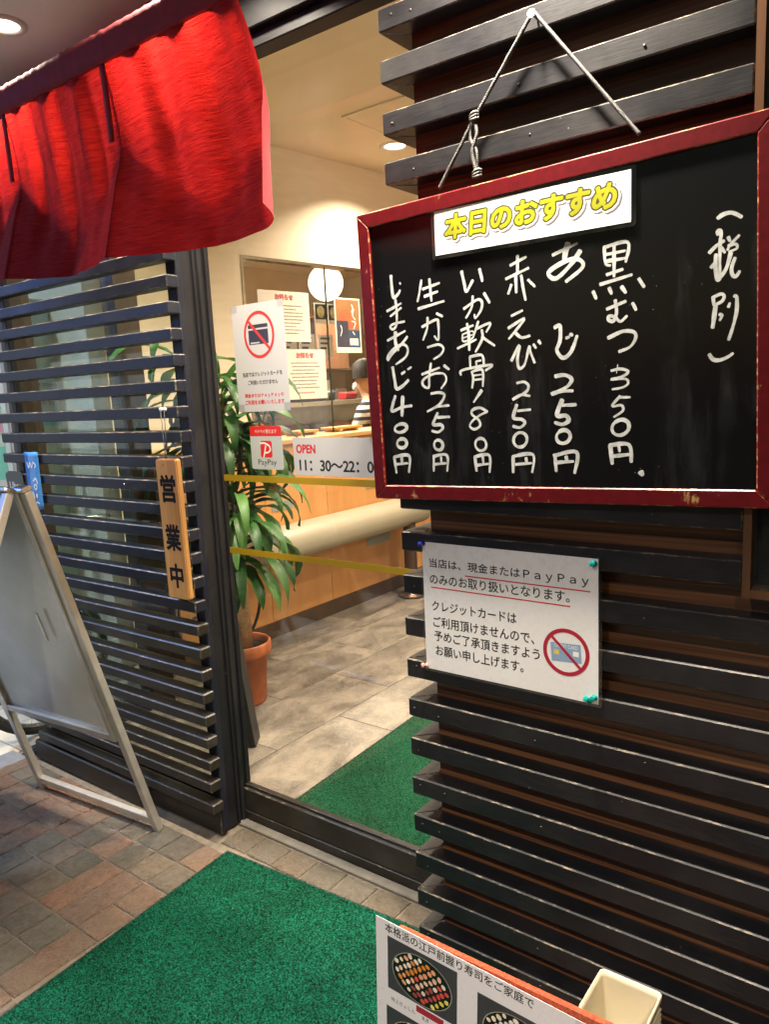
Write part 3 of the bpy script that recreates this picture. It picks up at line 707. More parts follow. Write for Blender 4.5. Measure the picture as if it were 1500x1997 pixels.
def leaf_mat():
    m, n, l = new_mat('leaf')
    v = coords(n, l, (1, 1, 1)); oi = nd(n, 'ShaderNodeObjectInfo')
    base = ramp(n, l, oi.outputs['Random'], [(0, (0.012, 0.055, 0.012)), (0.6, (0.03, 0.11, 0.024)), (1, (0.075, 0.19, 0.04))])
    a = noise_n(n, l, v, 18, 3)
    c = mixc(n, l, ramp(n, l, a.outputs['Fac'], [(0.4, (0, 0, 0)), (0.8, (0.5, 0.5, 0.5))]), base, (0.09, 0.20, 0.045)); c = mixc(n, l, ramp(n, l, noise_n(n, l, v, 5, 2).outputs['Fac'], [(0.66, (0, 0, 0)), (0.74, (0.7, 0.7, 0.7))]), c, (0.22, 0.17, 0.05))
    p = principled(n, l, c, 0.45, bump(n, l, noise_n(n, l, coords(n, l, (1, 1, 1)), 90, 3).outputs['Fac'], 0.2, 0.002), 0.4)
    tr = nd(n, 'ShaderNodeBsdfTranslucent'); l.new(c, tr.inputs[0]); mx = nd(n, 'ShaderNodeMixShader'); mx.inputs[0].default_value = 0.25
    out = [x for x in n if x.type == 'OUTPUT_MATERIAL'][0]
    l.new(p.outputs[0], mx.inputs[1]); l.new(tr.outputs[0], mx.inputs[2]); l.new(mx.outputs[0], out.inputs[0]); return m
m_leaf = leaf_mat()
rl = random.Random(8)
def leaf(base, az, length, width, rise, droop, twist):
    d = Vector((math.cos(az), math.sin(az), 0)); side = Vector((-math.sin(az), math.cos(az), 0)); bm = bmesh.new(); rows = []; n = 11; p = Vector(base); ang = rise
    wob = rl.uniform(0, 6)
    for i in range(n + 1):
        t = i / n
        w = width * (math.sin(math.pi * min(1, t * 0.93 + 0.045)) ** 0.75) * (0.35 + 0.65 * min(1, t * 3))
        tw = twist * t; s = side * math.cos(tw) + Vector((0, 0, 1)) * math.sin(tw)
        up = (Vector((0, 0, 1)) * math.cos(ang) - d * math.sin(ang))
        rip = 0.12 * width * math.sin(t * 13 + wob)
        rows.append([bm.verts.new(p - s * w / 2 + up * (0.16 * w + rip)), bm.verts.new(p - up * 0.02 * w), bm.verts.new(p + s * w / 2 + up * (0.16 * w - rip))])
        p = p + (d * math.cos(ang) + Vector((0, 0, 1)) * math.sin(ang)) * length / n
        ang -= droop / n * (0.5 + 1.1 * t)
    for a, b in zip(rows, rows[1:]):
        for k in (0, 1): bm.faces.new((a[k], a[k + 1], b[k + 1], b[k])).smooth = True
    return finish('leaf', bm, m_leaf, plant)
for (a, b), cnt, Lr in zip(stems, (36, 32, 28, 22), (0.44, 0.42, 0.44, 0.40)):
    a = Vector(a); b = Vector(b)
    for k in range(cnt):
        t = 1.0 - 0.75 * (k / cnt) ** 1.1
        az = k * 2.399 + rl.uniform(-0.35, 0.35)
        q = a.lerp(b, t)
        leaf(q, az, Lr * rl.uniform(0.7, 1.15), rl.uniform(0.044, 0.070), R(rl.uniform(10, 62)) * (0.5 + 0.5 * t), R(rl.uniform(110, 185)), rl.uniform(-0.5, 0.5))
# the single leaves that reach furthest towards the door
for base, az, L_, w_, ri, dr in (((0.03, -0.03, 1.42), R(15), 0.52, 0.05, R(48), R(140)), ((0.05, -0.03, 1.0), R(5), 0.55, 0.05, R(40), R(130)), ((0.08, -0.04, 0.85), R(-10), 0.46, 0.056, R(30), R(118)), ((0.08, -0.04, 0.98), R(-35), 0.42, 0.05, R(35), R(150)),
                                 ((-0.1, -0.05, 1.58), R(195), 0.45, 0.055, R(30), R(80)), ((-0.1, -0.05, 1.5), R(170), 0.42, 0.05, R(20), R(90)), ((0.02, -0.03, 1.5), R(-20), 0.28, 0.085, R(20), R(120))):
    leaf(base, az, L_, w_, ri, dr, rl.uniform(-0.2, 0.2))
for k in range(14):      # older leaves hanging low along the cane
    leaf((0.03, -0.03, 0.62 + 0.035 * k), R(-75 + 23 * (k % 6)) + rl.uniform(-0.2, 0.2), rl.uniform(0.34, 0.46), rl.uniform(0.058, 0.08), R(rl.uniform(-5, 25)), R(rl.uniform(95, 120)), rl.uniform(-0.3, 0.3))
plank = BOX('door_plank', m_black, -0.015, 0.015, -0.05, 0.05, 0.0, 0.66, None, 0.003)
plank.location = (-2.315, 2.06, 0.0); plank.rotation_euler = (0, R(-6), 0.6); tag(plank, 'dark wooden board standing on the floor beside the terracotta pot', 'board')

# ------------------------------------------------------------------ sushi counter beyond the partition
bar_c = empty('sushi_counter', (-4.2, 5.0, 0)); tag(bar_c, 'wood-fronted sushi counter with steel belt beyond the partition window', 'counter')
for nm, a, mt in (('front', (-4.10, -4.05, 3.4, 7.4, 0.0, 1.02), m_counterwood), ('belt', (-4.42, -4.02, 3.4, 7.4, 1.0205, 1.045), m_steel), ('body', (-4.9, -4.11, 3.4, 7.4, 0.0, 1.02), m_brown), ('shelf', (-4.9, -4.5, 3.4, 7.4, 1.0465, 1.075), m_counterwood)):
    child_local(BOX(nm, mt, *a), bar_c)
case2 = empty('fish_case', (-4.6, 5.1, 1.076)); tag(case2, 'low refrigerated glass fish case with steel top on the sushi counter', 'display case')
for nm, a, mt in (('base', (-4.85, -4.5, 3.9, 6.6, 1.0762, 1.13), m_steel), ('glass_front', (-4.505, -4.5, 3.9, 6.6, 1.1305, 1.36), m_glass), ('top', (-4.85, -4.495, 3.9, 6.6, 1.3605, 1.40), m_steel), ('back', (-4.85, -4.84, 3.9, 6.6, 1.1305, 1.36), M('case_white', (0.7, 0.68, 0.6), 0.4))):
    child_local(BOX(nm, mt, *a), case2)
fishcol = [(0.55, 0.12, 0.08), (0.62, 0.30, 0.22), (0.6, 0.5, 0.4), (0.45, 0.15, 0.18), (0.3, 0.3, 0.32)]
for k in range(9):
    bm = bmesh.new(); bmesh.ops.create_icosphere(bm, subdivisions=2, radius=1.0)
    for v in bm.verts: v.co = Vector((v.co.x * 0.10, v.co.y * 0.11, v.co.z * 0.045 * (1 + 0.4 * noise.noise(v.co * 2 + Vector((k, 0, 0))))))
    o = finish('fish_block', bm, M('fish_%d' % (k % 5), fishcol[k % 5], 0.3, 0.2, 14), None, True); o.location = (-4.66, 4.1 + 0.28 * k, 1.172)
    tag(o, '%s block of fish, %s from the left in the glass case' % (('dark red', 'salmon', 'pale beige', 'wine red', 'grey')[k % 5], ('first', 'second', 'third', 'fourth', 'fifth', 'sixth', 'seventh', 'eighth', 'ninth')[k]), 'fish', 'fish blocks in the glass case')
def tray(y, w, label):
    t = empty('wooden_tray', (-3.46, y, 1.195)); tag(t, label, 'tray', 'wooden trays on the ledge')
    mt = wood('yellow_tray', (0.45, 0.24, 0.04), (0.6, 0.34, 0.07), (0.68, 0.42, 0.1), 'y', 0.4)
    BOX('board', mt, -0.07, 0.07, -w / 2, w / 2, 0.018, 0.034, t, 0.002)
    for s in (-1, 1): BOX('foot', mt, -0.065, 0.065, s * w * 0.32 - 0.012, s * w * 0.32 + 0.012, 0.0, 0.0175, t)
tray(3.70, 0.20, 'small yellow wooden tray on the ledge, left of the glass edge'); tray(4.12, 0.30, 'long yellow wooden tray on the ledge, right of the glass edge')
caddy = empty('sauce_box', (-4.62, 4.93, 1.40)); tag(caddy, 'black sauce box with white packets on the fish case', 'box')
BOX('body', M('black_plastic', (0.012, 0.012, 0.014), 0.3), -0.08, 0.08, -0.17, 0.17, 0.0, 0.055, caddy, 0.006); BOX('packets', m_whitepaper, -0.05, 0.05, -0.03, 0.12, 0.0555, 0.075, caddy, 0.004)
snack = BOX('snack_packet', M('red_packet', (0.6, 0.03, 0.04), 0.3), -0.05, 0.05, -0.09, 0.09, 0.0, 0.07, None, 0.02, None, 3); snack.location = (-4.64, 5.64, 1.401); tag(snack, 'small red packet standing on the fish case beside the person', 'packet')
for k in range(4):
    bm = bmesh.new(); lathe(bm, [(0, 0.0), (0.05, 0.0), (0.085, 0.018), (0.088, 0.02), (0.05, 0.006), (0, 0.005)], 24)
    o = finish('plate', bm, M('plate_%d' % (k % 2), [(0.7, 0.68, 0.62), (0.35, 0.09, 0.06)][k % 2], 0.25), None, True); o.location = (-4.18, 4.35 + 0.33 * k, 1.045)
    tag(o, ['first', 'second', 'third', 'fourth'][k] + ' small plate from the left on the steel sushi belt', 'plate', 'plates on the belt')
shelf = empty('back_shelf', (-6.3, 6.0, 0)); tag(shelf, 'grey kitchen shelf unit against the far tan wall', 'shelf')
for z in (0.9, 1.35, 1.75): child_local(BOX('board', M('shelf_grey', (0.3, 0.28, 0.25), 0.5), -6.58, -6.1, 4.6, 7.9, z, z + 0.04), shelf)
for y in (4.62, 6.2, 7.85): child_local(BOX('upright', m_steel, -6.14, -6.1, y, y + 0.03, 0.0, 2.2), shelf)
rk = random.Random(4)
for k in range(10):
    w = rk.uniform(0.12, 0.22); h = rk.uniform(0.1, 0.28); y = 4.75 + 0.3 * k
    o = BOX('storage_box', M('kitchen_box_%d' % (k % 4), [(0.45, 0.42, 0.38), (0.25, 0.2, 0.17), (0.6, 0.56, 0.48), (0.36, 0.33, 0.31)][k % 4], 0.5, 0.2, 14), -0.12, 0.12, -w / 2, w / 2, 0, h, None, 0.008)
    o.location = (-6.34, y, 1.391); tag(o, '%s box from the left on the middle board of the grey kitchen shelf' % ('first', 'second', 'third', 'fourth', 'fifth', 'sixth', 'seventh', 'eighth', 'ninth', 'tenth')[k], 'box', 'boxes on the kitchen shelf')
cab = BOX('cupboard', wood('cupboard_wood', (0.07, 0.03, 0.015), (0.11, 0.05, 0.025), (0.15, 0.075, 0.04), 'z', 0.4), -5.6, -5.3, 5.98, 6.5, 1.72, 2.25, None, 0.006)
tag(cab, 'dark brown wall cupboard hanging behind the orange poster', 'cupboard')
brk = bmesh.new()
# menu pictures and cards on the far side
def card(name, label, cat, w, h, loc, rz, mat, group=None, rad=0.0):
    t = empty_sheet(name, loc, rz); tag(t, label, cat, group)
    s = sheet('sheet', mat, w, h, (0, 0, 0), rad=rad); s.parent = t
    return t
PA = R(83.1)
m_dark = M('photo_dark', (0.02, 0.02, 0.02), 0.4); m_dish = M('photo_dish', (0.5, 0.43, 0.2), 0.4, 0.3, 40)
for k, y in enumerate((4.93, 5.10)):
    t = card('menu_photo', ['dark square menu photo of a pale dish below the globe lamp', 'dark square menu photo half behind the green glass edge'][k], 'picture', 0.14, 0.17, (-4.3, y, 2.13), PA, m_whitepaper, 'menu photos')
    bm = bmesh.new(); rect(bm, -0.06, 0.06, -0.05, 0.075, 0.0005); finish('photo', bm, m_dark, t)
    bm = bmesh.new(); disc(bm, 0, 0.012, 0.042, 0.05, 0.0009, 0, 20); finish('dish', bm, m_dish, t)
for k, y in enumerate((4.52, 4.74, 4.97)):
    t = card('menu_card', ['left', 'middle', 'right'][k] + ' one of three white menu cards behind the two notices', 'card', 0.17, 0.19, (-4.3, y, 1.86), PA, m_whitepaper, 'menu cards')
    bm = bmesh.new()
    for q in range(3): rect(bm, -0.06, 0.05 - 0.02 * q, 0.055 - 0.04 * q, 0.073 - 0.04 * q, 0.0005)
    finish('print', bm, m_ink, t)

# the person at the counter
def person():
    t = empty('person', (-3.80, 5.0, -0.03), R(-90)); tag(t, 'person in a navy and white striped shirt leaning on the sushi counter', 'person')
    me = bpy.data.meshes.new('body'); V = [(0, 0, 0.92), (0, 0, 1.08), (0, -0.01, 1.24), (0.01, -0.03, 1.37), (0.02, -0.06, 1.44), (0.03, -0.09, 1.5), (0.04, -0.1, 1.58), (0.04, -0.1, 1.66),
         (0.17, -0.02, 1.33), (0.22, -0.09, 1.13), (0.17, -0.29, 1.05), (0.14, -0.36, 1.05), (-0.16, -0.02, 1.33), (-0.21, -0.09, 1.13), (-0.12, -0.28, 1.06), (-0.09, -0.36, 1.06),
         (0.09, 0.0, 0.85), (0.10, -0.02, 0.48), (0.10, 0.02, 0.08), (0.10, -0.12, 0.04), (-0.09, 0.0, 0.85), (-0.10, -0.02, 0.48), (-0.10, 0.02, 0.08), (-0.10, -0.12, 0.04)]
    E = [(0, 1), (1, 2), (2, 3), (3, 4), (4, 5), (5, 6), (6, 7), (3, 8), (8, 9), (9, 10), (10, 11), (3, 12), (12, 13), (13, 14), (14, 15), (0, 16), (16, 17), (17, 18), (18, 19), (0, 20), (20, 21), (21, 22), (22, 23)]
    rad = [0.15, 0.145, 0.15, 0.13, 0.06, 0.058, 0.088, 0.075, 0.068, 0.05, 0.038, 0.03, 0.068, 0.05, 0.038, 0.03, 0.095, 0.065, 0.045, 0.04, 0.095, 0.065, 0.045, 0.04]
    me.from_pydata(V, E, []); o = bpy.data.objects.new('body', me); col.objects.link(o)
    sk = o.modifiers.new('s', 'SKIN'); o.modifiers.new('d', 'SUBSURF').levels = 2
    for i, r in enumerate(rad):
        me.skin_vertices[0].data[i].radius = (r, r * (0.72 if i in (0, 1, 2, 3) else 1)); me.skin_vertices[0].data[i].use_root = (i == 0)
    dg = bpy.context.evaluated_depsgraph_get(); dg.update(); m2 = bpy.data.meshes.new_from_object(o.evaluated_get(dg)); bpy.data.objects.remove(o)
    m, n, l = new_mat('shirt_and_skin')
    tc = nd(n, 'ShaderNodeTexCoord'); sx = nd(n, 'ShaderNodeSeparateXYZ'); l.new(tc.outputs['Object'], sx.inputs[0])
    mu = nd(n, 'ShaderNodeMath', operation='MULTIPLY'); mu.inputs[1].default_value = 17.0; fr = nd(n, 'ShaderNodeMath', operation='FRACT'); l.new(sx.outputs['Z'], mu.inputs[0]); l.new(mu.outputs[0], fr.inputs[0])
    stripes = ramp(n, l, fr.outputs[0], [(0.0, (0.68, 0.62, 0.54)), (0.5, (0.68, 0.62, 0.54)), (0.52, (0.015, 0.018, 0.04)), (0.98, (0.015, 0.018, 0.04))])
    a = nd(n, 'ShaderNodeMath', operation='GREATER_THAN'); a.inputs[1].default_value = 1.43; l.new(sx.outputs['Z'], a.inputs[0])
    lowm = nd(n, 'ShaderNodeMath', operation='LESS_THAN'); lowm.inputs[1].default_value = 0.9; l.new(sx.outputs['Z'], lowm.inputs[0])
    c = mixc(n, l, a.outputs[0], stripes, (0.55, 0.30, 0.20)); c = mixc(n, l, lowm.outputs[0], c, (0.02, 0.022, 0.035))
    principled(n, l, c, 0.7)
    m2.materials.clear(); m2.materials.append(m)
    for p in m2.polygons: p.use_smooth = True
    b = bpy.data.objects.new('body', m2); col.objects.link(b); b.parent = t
    bm = bmesh.new(); lathe(bm, [(0.10, 1.60), (0.102, 1.66), (0.092, 1.72), (0.05, 1.755), (0, 1.765)], 20, 0.04, -0.09)
    finish('hair', bm, M('dark_hair', (0.012, 0.011, 0.012), 0.7), t, True)
    bm = bmesh.new()
    for s in (-1, 1):
        disc(bm, 0.04 + s * 0.035, 1.60, 0.012, 0.006, 0.184)
    finish('eye', bm, m_ink, t)
    bm = bmesh.new(); bmesh.ops.create_icosphere(bm, subdivisions=2, radius=1); 
    for v in bm.verts: v.co = Vector((0.04 + v.co.x * 0.062, -0.165 + v.co.y * 0.04, 1.535 + v.co.z * 0.05))
    finish('mask', bm, m_whitepaper, t, True)
    return t
person()

rb = random.Random(14)
def bottle(x, y, z, h, colr, label, grp):
    t = empty('bottle', (x, y, z)); tag(t, label, 'bottle', grp); r = h * 0.16
    bm = bmesh.new(); lathe(bm, [(0, 0), (r, 0), (r, h * 0.62), (r * 0.45, h * 0.8), (r * 0.4, h * 0.93), (0, h * 0.93)], 18); finish('body', bm, M('bottle_%.2f%.2f' % colr[:2], colr, 0.15), t, True)
    bm = bmesh.new(); lathe(bm, [(r * 0.5, h * 0.93), (r * 0.5, h), (0, h)], 14); finish('cap', bm, m_steel, t)
ordn = ('first', 'second', 'third', 'fourth', 'fifth', 'sixth', 'seventh', 'eighth')
for k in range(8): bottle(-6.35, 5.0 + 0.17 * k, 1.791, rb.uniform(0.24, 0.34), ((0.02, 0.06, 0.03), (0.10, 0.04, 0.015), (0.45, 0.44, 0.4))[k % 3], '%s bottle from the left on the upper kitchen shelf' % ordn[k], 'bottles on the kitchen shelf')
for k in range(3): bottle(-3.52, 3.32 + 0.075 * k, 1.195, 0.15, ((0.03, 0.012, 0.008), (0.5, 0.1, 0.03), (0.05, 0.02, 0.01))[k], '%s small sauce bottle from the left on the ledge behind the notices' % ordn[k], 'sauce bottles on the ledge')
for k in range(4):
    bm = bmesh.new(); lathe(bm, [(0, 0), (0.03, 0), (0.036, 0.07), (0.037, 0.085), (0.033, 0.084), (0.028, 0.01), (0, 0.008)], 20); o = finish('tea_cup', bm, M('cup_%d' % (k % 2), ((0.62, 0.58, 0.5), (0.10, 0.16, 0.2))[k % 2], 0.25), None, True); o.location = (-4.62, 5.13 + 0.085 * k, 1.4005)
    tag(o, '%s tea cup from the left on top of the fish case' % ordn[k], 'cup', 'tea cups on the fish case')
# ------------------------------------------------------------------ lettering
prep_texts([
 ('osusume', '本日のおすすめ', 0.0, 1.0, 1), ('osusume_o', '本日のおすすめ', 0.0, 1.0, 1), ('osusume_w', '本日のおすすめ', 0.0, 1.0, 1),
 ('p1', '当店は、現金またはＰａｙＰａｙ', 0.0, 1.0, 1), ('p2', 'のみのお取り扱いとなります。', 0.0, 1.0, 1), ('p3', 'クレジットカードは', 0.0, 1.0, 1), ('p4', 'ご利用頂けませんので、', 0.0, 1.0, 1), ('p5', '予めご了承頂きますよう', 0.0, 1.0, 1), ('p6', 'お願い申し上げます。', 0.0, 1.0, 1),
 ('n1', '当店ではクレジットカードを', 0.0, 1.0, 1), ('n2', 'ご利用いただけません', 0.0, 1.0, 1), ('n3', '現金またはＰａｙＰａｙの', 0.0, 1.0, 1), ('n4', 'ご利用をお願いいたします', 0.0, 1.0, 1),
 ('pp0', 'ペイペイ使えます', 0.0, 1.0, 1), ('pp1', 'PayPay', 0.0, 1.0, 1), ('open', 'OPEN', 0.0, 1.02, 1), ('hours', '11：30～22：00', 0.0, 0.92, 1),
 ('ei', '営', 0.0, 1, 1), ('gyo', '業', 0.0, 1, 1), ('chu', '中', 0.0, 1, 1),
 ('oshirase', 'お知らせ', 0.0, 1.0, 1), ('oshirase_o', 'お知らせ', 0.0, 1.0, 1),
 ('fly', '本格派の江戸前握り寿司をご家庭で', 0.0, 1.0, 1), ('flycap', '特上ぎょしん', 0.0, 1.05, 1), ('flyprice', '8,8', 0.0, 1.0, 1),
 ('uber', 'Uber', 0.0, 1, 1), ('eats', 'Eats', 0.0, 1, 1), ('cc', 'CREDIT CARD', 0.0, 1, 1),
 ('st1', '7:00pm-', 0.0, 1, 1), ('st2', '10am-12:30pm', 0.0, 1, 1), ('st3', '年～高校生)', 0.0, 1, 1),
])
def part_mesh(name, mats, parent, fn):
    bm = bmesh.new(); fn(bm); return finish(name, bm, mats, parent)

# ------------------------------------------------------------------ black menu board hung from a nail
BC = Vector((-0.688, 1.45, 1.537)); BR_ = R(1.35); BW, BH, FW = 0.886, 0.664, 0.033
board = empty_sheet('menu_board', BC, 0, BR_); tag(board, 'black menu board in a chipped red frame with handwritten white prices, hung from a nail', 'menu board')
def board_mat():
    m, n, l = new_mat('blackboard')
    v = coords(n, l, (1, 1, 1), False); st = coords(n, l, (9, 1, 1.2), False)
    a = noise_n(n, l, st, 2.2, 6, 0.65, 0.4); b = noise_n(n, l, v, 3, 4)
    sp = nd(n, 'ShaderNodeTexVoronoi'); sp.inputs['Scale'].default_value = 70; l.new(v, sp.inputs['Vector'])
    spk = mixc(n, l, 1.0, ramp(n, l, sp.outputs['Distance'], [(0.03, (1, 1, 1)), (0.07, (0, 0, 0))]), ramp(n, l, noise_n(n, l, v, 7, 3).outputs['Fac'], [(0.55, (0, 0, 0)), (0.66, (1, 1, 1))]), 'MULTIPLY')
    wipe = mixc(n, l, 1.0, ramp(n, l, a.outputs['Fac'], [(0.5, (0, 0, 0)), (0.8, (0.17, 0.17, 0.17))]), ramp(n, l, b.outputs['Fac'], [(0.48, (0, 0, 0)), (0.7, (1, 1, 1))]), 'MULTIPLY')
    c = mixc(n, l, wipe, (0.006, 0.006, 0.0065), (0.25, 0.27, 0.27)); c = mixc(n, l, spk, c, (0.35, 0.34, 0.32))
    rr = nd(n, 'ShaderNodeMapRange'); rr.inputs[3].default_value = 0.08; rr.inputs[4].default_value = 0.2; l.new(a.outputs['Fac'], rr.inputs[0])
    principled(n, l, c, rr.outputs[0], None, 0.35); return m
part_mesh('writing_surface', board_mat(), board, lambda b: box(b, -BW / 2 + FW - 0.004, BW / 2 - FW + 0.004, 0.007, 0.02, -BH / 2 + FW - 0.004, BH / 2 - FW + 0.004))
def mitre_bar(name, P):
    b = bmesh.new(); A = [b.verts.new((x, 0.0, z)) for x, z in P]; B = [b.verts.new((x, 0.028, z)) for x, z in P]
    b.faces.new(A); b.faces.new(B[::-1])
    for k in range(4): b.faces.new((A[k], B[k], B[(k + 1) % 4], A[(k + 1) % 4]))
    bmesh.ops.recalc_face_normals(b, faces=b.faces)
    for f in bmesh.ops.bevel(b, geom=list(b.edges), offset=0.0022, segments=1, affect='EDGES')['faces']: f.material_index = 1
    return finish(name, b, [m_red_frame, m_red_frame_wear], board)
_w, _h, _i = BW / 2, BH / 2, 0.0003
mitre_bar('frame_rail', [(-_w + _i, _h), (_w - _i, _h), (_w - FW - _i, _h - FW), (-_w + FW + _i, _h - FW)]); mitre_bar('frame_rail', [(-_w + _i, -_h), (_w - _i, -_h), (_w - FW - _i, -_h + FW), (-_w + FW + _i, -_h + FW)])
for s in (-1, 1): mitre_bar('frame_stile', [(s * _w, -_h + _i), (s * _w, _h - _i), (s * (_w - FW), _h - FW - _i), (s * (_w - FW), -_h + FW + _i)])
